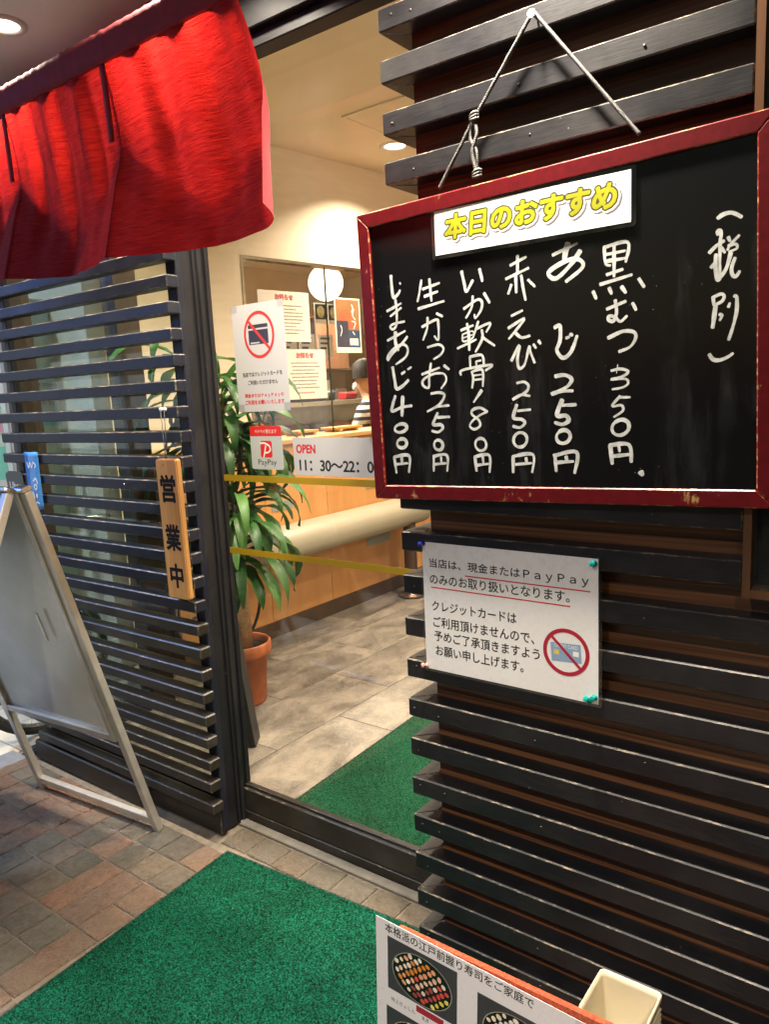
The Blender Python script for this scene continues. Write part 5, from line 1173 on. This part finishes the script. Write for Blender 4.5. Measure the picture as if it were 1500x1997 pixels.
for x, lb in ((-1.955, 'left clear pin head on the slat above the wooden plaque'), (-1.936, 'right clear pin head on the slat above the wooden plaque')):
    bm = bmesh.new(); lathe(bm, [(0, 0.006), (0.005, 0.005), (0.0075, 0.001), (0.007, -0.001)], 16); o = finish('pin_head', bm, M('clear_pin', (0.65, 0.66, 0.62), 0.15), None, True); o.location = (x, 1.4695, 1.431); o.rotation_euler = (R(90), 0, 0); tag(o, lb, 'pin', 'pins above the plaque')
bm = bmesh.new(); tube(bm, [(0, 0, 0), (0, -0.014, 0), (0.003, -0.017, 0.002)], 0.0022, 8); o = finish('screw_hook', bm, m_steel, None, True); o.location = (-2.164, 1.4695, 1.193); tag(o, 'small steel screw hook on a dark slat left of the plaque', 'hook')

# delivery stickers on the slats
blk = empty_sheet('delivery_sticker', (-2.89, 1.464, 1.152), 0, 0); tag(blk, 'black rounded delivery sticker with white and green print, left of the blue strip', 'sticker')
sheet('sheet', M('sticker_black', (0.008, 0.008, 0.009), 0.15, 0.1, 10, 0.1), 0.125, 0.135, (0, 0, 0), t=0.001, rad=0.025).parent = blk
lettering('uber', m_whitepaper, blk, 0.0, 0.012, 0.085, 0.028); lettering('eats', M('print_green', (0.01, 0.3, 0.08), 0.5), blk, 0.015, -0.028, 0.075, 0.024)
blu = empty_sheet('delivery_banner', (-2.745, 1.462, 1.186), 0, R(0.3)); tag(blu, 'narrow glossy blue strip with white marks hanging on the slats', 'sticker')
m_bluestrip = M('strip_blue', (0.06, 0.24, 0.58), 0.12, 0.15, 20, 0.25)
bm = bmesh.new(); N = 14; rows = [[bm.verts.new((s * 0.048, 0.0016 * noise.noise(Vector((s * 3, k * 0.9, 1))), -0.108 + 0.216 * k / N)) for s in (-1, -0.4, 0.3, 1)] for k in range(N + 1)]
for a, b in zip(rows, rows[1:]):
    for k in range(3): bm.faces.new((a[k], a[k + 1], b[k + 1], b[k])).smooth = True
o = finish('strip', bm, m_bluestrip, blu); o.modifiers.new('thick', 'SOLIDIFY').thickness = 0.0006
part_mesh('white_marks', m_whitepaper, blu, lambda b: (brush(b, [(-0.03, 0.07), (-0.02, 0.05), (-0.01, 0.07), (0.0, 0.05), (0.01, 0.072)], 0.006, 0.0030), brush(b, [(0.015, 0.07), (0.03, 0.06), (0.02, 0.05)], 0.006, 0.0031), ring(b, 0.012, -0.022, 0.012, 0.006, 0.0031), disc(b, -0.012, -0.06, 0.012, 0.02, 0.003), disc(b, 0.014, -0.055, 0.007, 0.009, 0.003), brush(b, [(-0.01, -0.09), (0.01, -0.08), (0.028, -0.084)], 0.006, 0.0031), brush(b, [(0.0, 0.0), (0.02, 0.01), (0.028, -0.01)], 0.007, 0.0032)))

# ------------------------------------------------------------------ red shop curtain
NY, NT, NB = 1.268, 2.388, 1.852
def cloth_mat():
    m, n, l = new_mat('red_cotton')
    tc = nd(n, 'ShaderNodeTexCoord'); mp = nd(n, 'ShaderNodeMapping'); mp.inputs['Scale'].default_value = (2.6, 2.6, 42); l.new(tc.outputs['Object'], mp.inputs[0])
    a = noise_n(n, l, mp.outputs[0], 7, 5, 0.65); mp2 = nd(n, 'ShaderNodeMapping'); mp2.inputs['Scale'].default_value = (1, 1, 1); l.new(tc.outputs['Object'], mp2.inputs[0]); b = noise_n(n, l, mp2.outputs[0], 380, 2)
    c = ramp(n, l, a.outputs['Fac'], [(0.32, (0.15, 0.006, 0.011)), (0.68, (0.27, 0.012, 0.016))])
    hh = nd(n, 'ShaderNodeMath', operation='ADD'); l.new(a.outputs['Fac'], hh.inputs[0]); l.new(b.outputs['Fac'], hh.inputs[1]); nm = bump(n, l, hh.outputs[0], 0.6, 0.002)
    p = principled(n, l, c, 0.9, nm, 0.1); p.inputs['Sheen Weight'].default_value = 0.1
    tr = nd(n, 'ShaderNodeBsdfTranslucent'); tr.inputs[0].default_value = (0.75, 0.03, 0.02, 1); l.new(nm, tr.inputs['Normal'])
    tcol = ramp(n, l, a.outputs['Fac'], [(0.34, (0.36, 0.006, 0.007)), (0.66, (0.80, 0.030, 0.02))]); l.new(tcol, tr.inputs[0])
    mx = nd(n, 'ShaderNodeMixShader'); mx.inputs[0].default_value = 0.25; out = [x for x in n if x.type == 'OUTPUT_MATERIAL'][0]
    l.new(p.outputs[0], mx.inputs[1]); l.new(tr.outputs[0], mx.inputs[2]); l.new(mx.outputs[0], out.inputs[0]); return m
m_cloth = cloth_mat(); m_cloth_dark = M('red_cotton_double', (0.22, 0.016, 0.02), 0.85, 0.12, 30, 0.3)
noren = empty('shop_curtain', (-2.0, NY, NT)); tag(noren, 'red split shop curtain hanging over the slat screen, lit from behind', 'curtain')
def cloth_panel(x0, x1, xb0, xb1, zb0, zb1, last, seed):
    bm = bmesh.new(); nu, nv = 72, 46; G = []
    for i in range(nu + 1):
        u = i / nu; rowv = []
        vp = 0.42 + 0.40 * max(0.0, 1 - abs(2 * u - 1.0)) ** 0.9
        for j in range(nv + 1):
            v = j / nv
            x = (x0 + (x1 - x0) * u) * (1 - v) + (xb0 + (xb1 - xb0) * u) * v
            zb = zb0 + (zb1 - zb0) * u + 0.014 * math.sin(u * math.pi) * -1
            z = NT - 0.045 + (zb - (NT - 0.045)) * v
            side = min(1, 6 * min(u, 1 - u))
            bul = 0.032 * math.sin(math.pi / 2 * v / vp) if v < vp else 0.032 - 0.15 * max(0.0, v - vp - 0.01) * min(1.0, 0.4 + 3.5 * (v - vp))
            fold = (0.0085 * math.sin(u * 21 + seed + 0.9 * v) + 0.003 * math.sin(u * 43 + 2 * seed - v)) * (0.45 + 0.8 * max(0.0, 1 - abs(2 * v - 0.8))) * side
            wr = (0.004 * noise.noise(Vector((u * 5 + seed, v * 7, 0.3))) + 0.0022 * noise.noise(Vector((u * 14 + v * 3, v * 4 - u * 2, seed)))) * v * side
            y = NY + bul + fold * (1 - 0.4 * v) + wr
            if last and u > 0.76:
                q = (u - 0.76) / 0.24; y -= 0.115 * q ** 1.6 * (0.3 + 0.7 * v); x -= 0.03 * q * q
            rowv.append(bm.verts.new((x, y, z)))
        G.append(rowv)
    for i in range(nu):
        for j in range(nv): bm.faces.new((G[i][j], G[i + 1][j], G[i + 1][j + 1], G[i][j + 1])).smooth = True
    o = finish('panel', bm, m_cloth); child_local(o, noren)
cloth_panel(-1.803, -1.250, -1.790, -1.060, 1.830, 1.822, True, 0.4)
cloth_panel(-2.31, -1.800, -2.315, -1.780, 1.842, 1.830, False, 2.2)
cloth_panel(-2.85, -2.306, -2.87, -2.305, 1.85, 1.842, False, 4.1)
bm = bmesh.new(); N = 150; prof = [(0.0, 0.022), (-0.010, 0.018), (-0.0135, 0.0), (-0.0125, -0.03), (-0.008, -0.052), (0.006, -0.05), (0.012, 0.0), (0.009, 0.018)]
rings = []
for i in range(N + 1):
    x = -2.92 + (2.92 - 1.262) * i / N; k = 0.0007 * math.sin(i * 1.9) + 0.0015 * noise.noise(Vector((i * 0.4, 0, 0)))
    rings.append([bm.verts.new((x, NY + py * (1 + k * 60), NT - 0.022 + pz + k * (0.5 if pz < 0 else 1.2))) for py, pz in prof])
for A, B in zip(rings, rings[1:]):
    for k in range(8): bm.faces.new((A[k], A[(k + 1) % 8], B[(k + 1) % 8], B[k])).smooth = True
bm.faces.new(rings[0]); bm.faces.new(rings[-1]); bmesh.ops.recalc_face_normals(bm, faces=bm.faces)
child_local(finish('rod_sleeve', bm, m_cloth_dark), noren)
for xa, xb in ((-1.801, -1.797), (-2.308, -2.309)):
    bm = bmesh.new(); pts = [Vector((xa + (xb - xa) * t, NY + 0.002 + 0.006 * math.sin(t * 1.6), NT - 0.06 - 0.20 * t)) for t in [k / 8 for k in range(9)]]
    rows = [[bm.verts.new(p + Vector((s * 0.011, 0.003 * abs(s) - 0.003, 0))) for s in (-1, 0, 1)] for p in pts]
    for a, b in zip(rows, rows[1:]):
        for k in (0, 1): bm.faces.new((a[k], a[k + 1], b[k + 1], b[k])).smooth = True
    o = finish('seam', bm, m_cloth_dark); o.modifiers.new('thick', 'SOLIDIFY').thickness = 0.002; child_local(o, noren)
rod = empty('curtain_rod', (-2.0, NY, NT - 0.02)); tag(rod, 'dark pole carrying the red curtain under the soffit', 'rod')
bm = bmesh.new(); tube(bm, [(-3.05, NY, NT - 0.022), (-1.235, NY, NT - 0.022)], 0.0095, 12); child_local(finish('pole', bm, m_darkwood), rod)
for x in (-2.98, -1.248):
    bm = bmesh.new(); tube(bm, [(x, NY, NT - 0.012), (x, NY + 0.01, SOFZ - 0.001)], 0.005, 8); child_local(finish('bracket', bm, m_steel), rod)

# ------------------------------------------------------------------ aluminium A-board beside the screen
ab = empty('a_board', (-2.44, 1.07, 0)); tag(ab, 'folding aluminium A-board with a blank steel-grey panel in front of the slats', 'sign board')
def a_half(p0, p1, top, tint):
    p0, p1, top = Vector(p0), Vector(p1), Vector(top); ex = (p0 - p1).normalized(); ez = (top - p0); ez = (ez - ex * ez.dot(ex)); Ln = ez.length; ez.normalize(); ey = ez.cross(ex)
    Mx = Matrix((ex, ey, ez)).transposed().to_4x4(); Mx.translation = p1; W = (p0 - p1).length
    def add(nm, mat, *a, bev=0.002):
        o = BOX(nm, mat, *a, None, bev); o.matrix_basis = Mx; child_local2(o); return o
    def child_local2(o):
        mw = o.matrix_basis.copy(); o.parent = ab; o.matrix_parent_inverse = ab.matrix_basis.inverted(); o.matrix_basis = mw
    add('leg', m_alu, -0.012, 0.016, -0.010, 0.014, 0.0, Ln - 0.002); add('leg', m_alu, W - 0.016, W + 0.012, -0.010, 0.014, 0.0, Ln - 0.002)
    add('foot_bar', m_alu, 0.0165, W - 0.0165, -0.008, 0.012, 0.028, 0.058)
    pb = 0.385
    for a in ((0.017, 0.040, pb, Ln), (W - 0.040, W - 0.017, pb, Ln)): add('panel_frame', m_alu, a[0], a[1], -0.016, 0.010, a[2], a[3])
    for a in ((0.0405, W - 0.0405, pb, pb + 0.026), (0.0405, W - 0.0405, Ln - 0.026, Ln)): add('panel_frame', m_alu, a[0], a[1], -0.0155, 0.0095, a[2], a[3])
    add('panel', tint, 0.0407, W - 0.0407, -0.004, 0.006, pb + 0.0265, Ln - 0.0265, bev=0)
    add('hinge', m_steel, -0.014, 0.04, -0.018, 0.018, Ln - 0.0005, Ln + 0.014, bev=0.004); add('hinge', m_steel, W - 0.04, W + 0.014, -0.018, 0.018, Ln - 0.0005, Ln + 0.014, bev=0.004)
    return Mx, W, Ln
m_panel = M('panel_steel', (0.60, 0.61, 0.57), 0.22, 0.2, 3, 0.05, 0.5, 0.2)
Mx, W, Ln = a_half((-2.117, 1.417, 0), (-2.758, 1.358, 0), (-2.130, 1.077, 1.223), m_panel)
a_half((-2.07, 0.52, 0), (-2.70, 0.465, 0), (-2.128, 1.046, 1.223), m_panel)
bm = bmesh.new(); box(bm, W - 0.165, W - 0.155, -0.022, -0.0165, 0.76, 0.86, 0.001); o = finish('stay', bm, m_alu); mw = Mx @ Matrix.Rotation(0, 4, 'Y'); o.parent = ab; o.matrix_parent_inverse = ab.matrix_basis.inverted(); o.matrix_basis = mw

# ------------------------------------------------------------------ mats
def door_mat(name, corner, rot, w, d, label, fibre, t=0.011, tufts=0, seed=1):
    e = empty(name, (corner[0], corner[1], 0.0), rot); tag(e, label, 'mat')
    bm = bmesh.new(); box(bm, 0, w, -d, 0, 0.0018, t * 0.55, 0.002); finish('rubber_edge', bm, M('mat_rubber', (0.015, 0.02, 0.018), 0.8), e)
    bm = bmesh.new(); nx = 60; ny = 60; V = [[bm.verts.new((0.008 + (w - 0.016) * i / nx, -0.008 - (d - 0.016) * j / ny, t + 0.0012 * noise.noise(Vector((i * 0.9, j * 0.9, seed))) - (0.004 if i in (0, nx) or j in (0, ny) else 0))) for j in range(ny + 1)] for i in range(nx + 1)]
    for i in range(nx):
        for j in range(ny): bm.faces.new((V[i][j], V[i][j + 1], V[i + 1][j + 1], V[i + 1][j])).smooth = True
    bmesh.ops.recalc_face_normals(bm, faces=bm.faces); finish('pile', bm, fibre, e)
    if tufts:
        rr = random.Random(seed); vs = []; fs = []
        for k in range(tufts):
            x = rr.uniform(0.010, w - 0.010); y = -rr.uniform(0.010, d - 0.010); a = rr.uniform(0, 6.28); h = rr.uniform(0.001, 0.0036); L_ = rr.uniform(0.002, 0.0042); b = len(vs)
            dx, dy = math.cos(a) * L_, math.sin(a) * L_; sx, sy = -dy * 0.28, dx * 0.28
            vs += [(x - sx, y - sy, t - 0.002), (x + sx, y + sy, t - 0.002), (x + dx + sx, y + dy + sy, t + h), (x + dx - sx, y + dy - sy, t + h)]; fs.append((b, b + 1, b + 2, b + 3))
        me = bpy.data.meshes.new('fibres'); me.from_pydata(vs, [], fs); me.materials.append(fibre); o = bpy.data.objects.new('fibres', me); col.objects.link(o); o.parent = e; o['kind'] = 'stuff'
    return e
door_mat('door_mat', (-1.815, 1.462), R(3.4), 1.02, 1.15, 'green fibre door mat on the stone paving before the door', m_turf, tufts=90000, seed=2)
door_mat('indoor_mat', (-1.895, 3.06), R(2.4), 1.02, 1.34, 'green fibre mat on the tiled floor inside the door', m_turf_in, tufts=50000, seed=5)

# ------------------------------------------------------------------ flyer stand and white bin at the bottom edge
fs_ = empty('flyer_stand', (-0.6, 1.007, 0)); tag(fs_, 'red glitter-edged board standing before the slats, carrying the sushi flyer', 'stand')
m_redb = M('red_glitter', (0.50, 0.09, 0.035), 0.35, 0.5, 220, 0.6)
child_local(BOX('board', m_redb, -0.775, -0.30, 1.0025, 1.0135, 0.02, 0.469, None, 0.002), fs_)
for x in (-0.74, -0.35): child_local(BOX('foot', m_redb, x, x + 0.03, 0.93, 1.10, 0.0, 0.0195, None, 0.002), fs_)
fl = empty_sheet('sushi_flyer', (-0.6209, 1.0, 0.3161), 0, R(-2.6)); tag(fl, 'white flyer with sushi platter photos taped to the red board', 'flyer')
m_fly = M('flyer_paper', (0.62, 0.60, 0.63), 0.3, 0.03, 5, 0.03)
sheet('sheet', m_fly, 0.42, 0.297, (0, 0, 0), t=0.0012).parent = fl
lettering('fly', m_ink, fl, -0.036, 0.1345, 0.305, 0.0195, bold=0.0003, rays=4)
def platter(u0, v0, w, h, seed, small=False):
    part_mesh('photo', M('photo_slate', (0.035, 0.035, 0.042), 0.4, 0.15, 12, 0), fl, lambda b: rect(b, u0, u0 + w, v0 - h, v0, 0.0005))
    cu_, cv_ = u0 + w * 0.5, v0 - h * 0.53; ru, rv = w * 0.42, h * 0.44
    part_mesh('platter', [M('platter_black', (0.008, 0.008, 0.008), 0.2), M('platter_rim', (0.25, 0.24, 0.2), 0.3)], fl, lambda b: (disc(b, cu_, cv_, ru * 1.03, rv * 1.03, 0.0008, 1, 36), disc(b, cu_, cv_, ru, rv, 0.0011, 0, 36)))
    cols_ = [(0.62, 0.55, 0.42), (0.66, 0.3, 0.17), (0.55, 0.06, 0.05), (0.68, 0.62, 0.55), (0.64, 0.42, 0.3), (0.62, 0.55, 0.1), (0.58, 0.2, 0.03), (0.3, 0.05, 0.05)]
    ms = [M('print_sushi_%d' % k, c, 0.45, 0.25, 60, 0) for k, c in enumerate(cols_)]
    rr = random.Random(seed)
    def sush(b):
        for r_ in range(8):
            q = -0.84 + 1.68 * r_ / 7; n_ = int(9 * math.sqrt(max(0.1, 1 - q * q)))
            for k in range(n_):
                s_ = (-0.86 + 1.72 * (k + 0.5) / n_) * math.sqrt(max(0.05, 1 - q * q))
                ca, sa = math.cos(-0.75), math.sin(-0.75); x = q * ca - s_ * sa; y = q * sa + s_ * ca
                disc(b, cu_ + x * ru + rr.uniform(-0.0008, 0.0008), cv_ + y * rv + rr.uniform(-0.0008, 0.0008), rr.uniform(0.0036, 0.0052), rr.uniform(0.0046, 0.0062), 0.0014 + 0.00001 * (r_ * 10 + k), (r_ * 3 + (rr.randrange(8) if rr.random() < 0.3 else 0)) % 8, 8, 0.7 + rr.uniform(-0.5, 0.5))
    part_mesh('sushi', ms, fl, sush)
platter(-0.183, 0.1185, 0.153, 0.112, 1); platter(0.011, 0.1015, 0.153, 0.112, 2); platter(-0.187, -0.034, 0.153, 0.105, 3); platter(0.011, -0.034, 0.153, 0.105, 4)
lettering('flycap', m_ink, fl, -0.148, -0.0145, 0.055, 0.0095); lettering('flyprice', m_ink, fl, -0.098, -0.0175, 0.014, 0.009)
part_mesh('red_banner', M('print_wine', (0.3, 0.012, 0.03), 0.5, 0.1, 20, 0), fl, lambda b: (rect(b, -0.118, -0.058, -0.010, 0.0035, 0.0021), rect(b, -0.044, -0.022, -0.013, 0.002, 0.0021)))
part_mesh('tape', m_clear, fl, lambda b: rect(b, 0.188, 0.214, 0.11, 0.16, 0.0008))
bin_ = empty('flyer_bin', (-0.378, 1.07, 0.0)); tag(bin_, 'empty cream plastic bin with ribbed side behind the flyer', 'bin')
m_bin = M('cream_plastic', (0.60, 0.53, 0.38), 0.35, 0.04, 8, 0.03)
bm = bmesh.new(); x0, x1, y0, y1, zt, zb = -0.052, 0.050, -0.052, 0.052, 0.46, 0.0
def loop(i, z, r=0.008): return [bm.verts.new((x, y, z)) for x, y in rrect(x0 + i, x1 - i, y0 + i, y1 - i, r, 4)]
lv = [loop(0.006, 0.0, 0.006), loop(0.0015, zt - 0.012), loop(-0.001, zt - 0.010), loop(-0.001, zt - 0.001), loop(0.0, zt), loop(0.002, zt), loop(0.0035, zt - 0.012, 0.006), loop(0.012, zt - 0.40, 0.005)]
for A, B in zip(lv, lv[1:]):
    for k in range(len(A)): bm.faces.new((A[k], A[(k + 1) % len(A)], B[(k + 1) % len(A)], B[k])).smooth = True
bm.faces.new(lv[0][::-1]); bm.faces.new(lv[-1]); bmesh.ops.recalc_face_normals(bm, faces=bm.faces)
finish('body', bm, m_bin, bin_)
bm = bmesh.new()
for k in range(13): box(bm, 0.0478, 0.0512, -0.044, 0.044, 0.435 - 0.009 * k, 0.439 - 0.009 * k)
finish('ribs', bm, m_bin, bin_)

# ------------------------------------------------------------------ street side: bicycle, signboards, neighbouring wall
bike = empty('bicycle', (-3.27, 2.1, -0.018), 0.0); tag(bike, 'black bicycle parked on the pale paving round the corner', 'bicycle')
m_tyre = M('tyre_rubber', (0.014, 0.013, 0.012), 0.8, 0.2, 40, 0.3); m_spoke = M('spoke_steel', (0.4, 0.4, 0.4), 0.3, 0.05, 8, 0, 0.5, 1.0)
def wheel(y):
    t = 0.018; rr_ = 0.315
    bm = bmesh.new(); tube(bm, [(0, y + rr_ * math.cos(a), rr_ + 0.018 + rr_ * math.sin(a)) for a in [k * math.pi / 24 for k in range(48)]], t, 10, closed=True); w = finish('wheel', bm, m_tyre, bike)
    bm = bmesh.new(); tube(bm, [(0, y + 0.292 * math.cos(a), rr_ + 0.018 + 0.292 * math.sin(a)) for a in [k * math.pi / 24 for k in range(48)]], 0.010, 8, closed=True); finish('rim', bm, m_spoke, w)
    bm = bmesh.new()
    for k in range(20):
        a = k * math.pi / 10; tube(bm, [((0.03 if k % 2 else -0.03), y + 0.02 * math.cos(a + 1), rr_ + 0.018 + 0.02 * math.sin(a + 1)), (0, y + 0.284 * math.cos(a), rr_ + 0.018 + 0.284 * math.sin(a))], 0.0012, 5)
    tube(bm, [(-0.045, y, rr_ + 0.018), (0.045, y, rr_ + 0.018)], 0.016, 10); finish('spokes', bm, m_spoke, w)
wheel(-0.42); wheel(0.62)
m_bk = M('bike_paint', (0.02, 0.02, 0.022), 0.25)
def bt(nm, pts, r, mat=m_bk): bm = bmesh.new(); tube(bm, pts, r, 8); finish(nm, bm, mat, bike)
bt('fork', [(0.05, -0.42, 0.333), (0.05, -0.33, 0.62), (0, -0.30, 0.70)], 0.010); bt('fork', [(-0.05, -0.42, 0.333), (-0.05, -0.33, 0.62), (0, -0.30, 0.70)], 0.010)
bt('frame', [(0, -0.29, 0.72), (0, -0.22, 0.5), (0, 0.1, 0.27), (0, 0.28, 0.55), (0, 0.33, 0.78)], 0.016); bt('chain_stay', [(0, 0.1, 0.27), (0.05, 0.62, 0.333)], 0.009); bt('chain_stay', [(0, 0.1, 0.27), (-0.05, 0.62, 0.333)], 0.009); bt('seat_stay', [(0, 0.30, 0.65), (0.05, 0.62, 0.333)], 0.008)
bt('handlebar', [(-0.26, -0.16, 0.98), (-0.16, -0.30, 0.98), (0, -0.33, 0.95), (0.16, -0.30, 0.98), (0.26, -0.16, 0.98)], 0.012, m_spoke); bt('stem', [(0, -0.30, 0.70), (0, -0.33, 0.95)], 0.012, m_spoke)
bm = bmesh.new(); bmesh.ops.create_icosphere(bm, subdivisions=2, radius=1)
for v in bm.verts: v.co = Vector((v.co.x * 0.08 * (1 if v.co.y > 0 else 0.6), 0.34 + v.co.y * 0.13, 0.83 + v.co.z * 0.035))
finish('saddle', bm, m_tyre, bike, True); bt('pedal_crank', [(0.06, 0.1, 0.27), (0.06, 0.2, 0.16)], 0.009, m_spoke)
m_cyan = M('poster_cyan', (0.20, 0.62, 0.62), 0.5, 0.05, 6, 0); m_pale = M('poster_pale', (0.55, 0.72, 0.72), 0.5, 0.04, 6, 0); m_mint = M('mint_panel', (0.55, 0.70, 0.60), 0.5, 0.05, 6, 0); m_limep = M('poster_lime', (0.55, 0.68, 0.30), 0.5, 0.05, 6, 0)
sb = empty_sheet('street_signboard', (-3.95, 2.25, 0.0), R(90)); tag(sb, 'standing street signboard with cyan timetable posters, seen through the slats', 'sign board')
for u in (-0.24, 0.22): BOX('post', m_alu, u, u + 0.02, 0.002, 0.022, -0.03, 2.05, sb)
BOX('panel', m_mint, -0.219, 0.219, 0.006, 0.016, 0.30, 2.03, sb)
for v0, v1 in ((1.74, 1.99), (1.36, 1.66)):
    part_mesh('poster', [m_cyan, m_pale, m_limep], sb, lambda b: (rect(b, -0.20, 0.205, v0, v1, -0.004), rect(b, -0.20, 0.07, v0 + 0.03, v1 - 0.02, -0.0035, 1), rect(b, -0.18, 0.055, v0 + 0.045, v0 + 0.06, -0.003, 2), rect(b, 0.125, 0.19, v0 + 0.02, v1 - 0.02, -0.0035, 1)))
lettering('st1', m_softink, sb, -0.08, 1.635, 0.16, 0.022, -0.003); lettering('st2', m_softink, sb, -0.06, 1.578, 0.21, 0.024, -0.003); lettering('st3', m_ink, sb, -0.06, 1.482, 0.16, 0.028, -0.0025)
sb2 = empty_sheet('street_poster', (-3.90, 1.83, 1.30), R(90)); tag(sb2, 'pink, lime and cyan poster on a stake, just inside the left edge', 'poster')
sheet('sheet', m_cyan, 0.24, 0.40, (0, 0, 0), t=0.006).parent = sb2
part_mesh('bands', [m_limep, M('poster_pink', (0.75, 0.30, 0.5), 0.5, 0.05, 6, 0), m_pale], sb2, lambda b: (rect(b, -0.115, 0.115, 0.11, 0.19, 0.0005), rect(b, -0.115, 0.115, 0.04, 0.10, 0.0005, 1), rect(b, -0.115, 0.115, -0.03, 0.03, 0.0005, 2)))
BOX('stake', m_alu, -0.012, 0.012, 0.007, 0.02, -1.33, 0.19, sb2)
nb = empty('neighbour_building', (-5.6, 2.5, 0)); tag(nb, 'brown tiled building across the side street, glimpsed between the slats', 'building')
m_brk = M('brown_tile', (0.20, 0.12, 0.075), 0.6, 0.25, 12, 0.3)
child_local(BOX('wall', m_brk, -9.0, -6.2 + 1.2, -6.0, 2.25, -0.034, 5.0), nb)
child_local(BOX('door', m_steel, -4.999, -4.98, 1.2, 2.0, 0.0, 2.1), nb)
child_local(BOX('fill_window', emit('fill_window_glow', (0.85, 0.93, 1.0), FILLGLOW), -4.999, -4.985, -2.4, 0.9, 0.55, 2.15), nb)  # glowing window added out of view to light the soffit and slats
for y in (-2.45, -1.35, -0.25, 0.9): child_local(BOX('mullion', m_alu, -4.9845, -4.94, y, y + 0.05, 0.5, 2.2), nb)
for z in (0.5, 2.151): child_local(BOX('window_rail', m_alu, -4.9845, -4.945, -2.399, 0.899, z, z + 0.05), nb)
child_local(BOX('assumed_lit_sign', emit('assumed_blue_sign', (0.10, 0.28, 1.0), SIGNGLOW), -4.999, -4.86, -2.2, 0.7, 2.45, 2.95, None, 0.01), nb)  # assumed lit sign, added out of view to tint the slats blue

# assumed street lamp over the side street, added beyond the left edge for light
lamp = empty('assumed_street_lamp', (-4.55, -0.6, -0.034)); tag(lamp, 'assumed tall cool-white street lamp added out of view at the corner of the side street', 'lamp')
m_pole = M('lamp_pole', (0.12, 0.12, 0.13), 0.4, 0.1, 8, 0.05, 0.5, 0.6)
bm = bmesh.new(); tube(bm, [(0, 0, 0), (0, 0, 3.4), (0.03, 0.1, 3.62), (0.15, 0.5, 3.72)], [0.055, 0.04, 0.035, 0.03], 12); finish('pole', bm, m_pole, lamp)
bm = bmesh.new(); box(bm, 0.08, 0.24, 0.42, 0.86, 3.69, 3.76, 0.02); finish('head', bm, m_pole, lamp)
bm = bmesh.new(); box(bm, 0.10, 0.22, 0.45, 0.83, 3.684, 3.6895); finish('lens', bm, emit('assumed_street_lens', (0.8, 0.9, 1.0), 12.0), lamp)
ld = bpy.data.lights.new('light', 'AREA'); ld.shape = 'RECTANGLE'; ld.size = 0.12; ld.size_y = 0.38; ld.energy = ASSUMED_STREET; ld.color = (0.62, 0.78, 1.0); ld.spread = R(170)
lo = bpy.data.objects.new('light', ld); col.objects.link(lo); lo.parent = lamp; lo.location = (0.16, 0.64, 3.68)
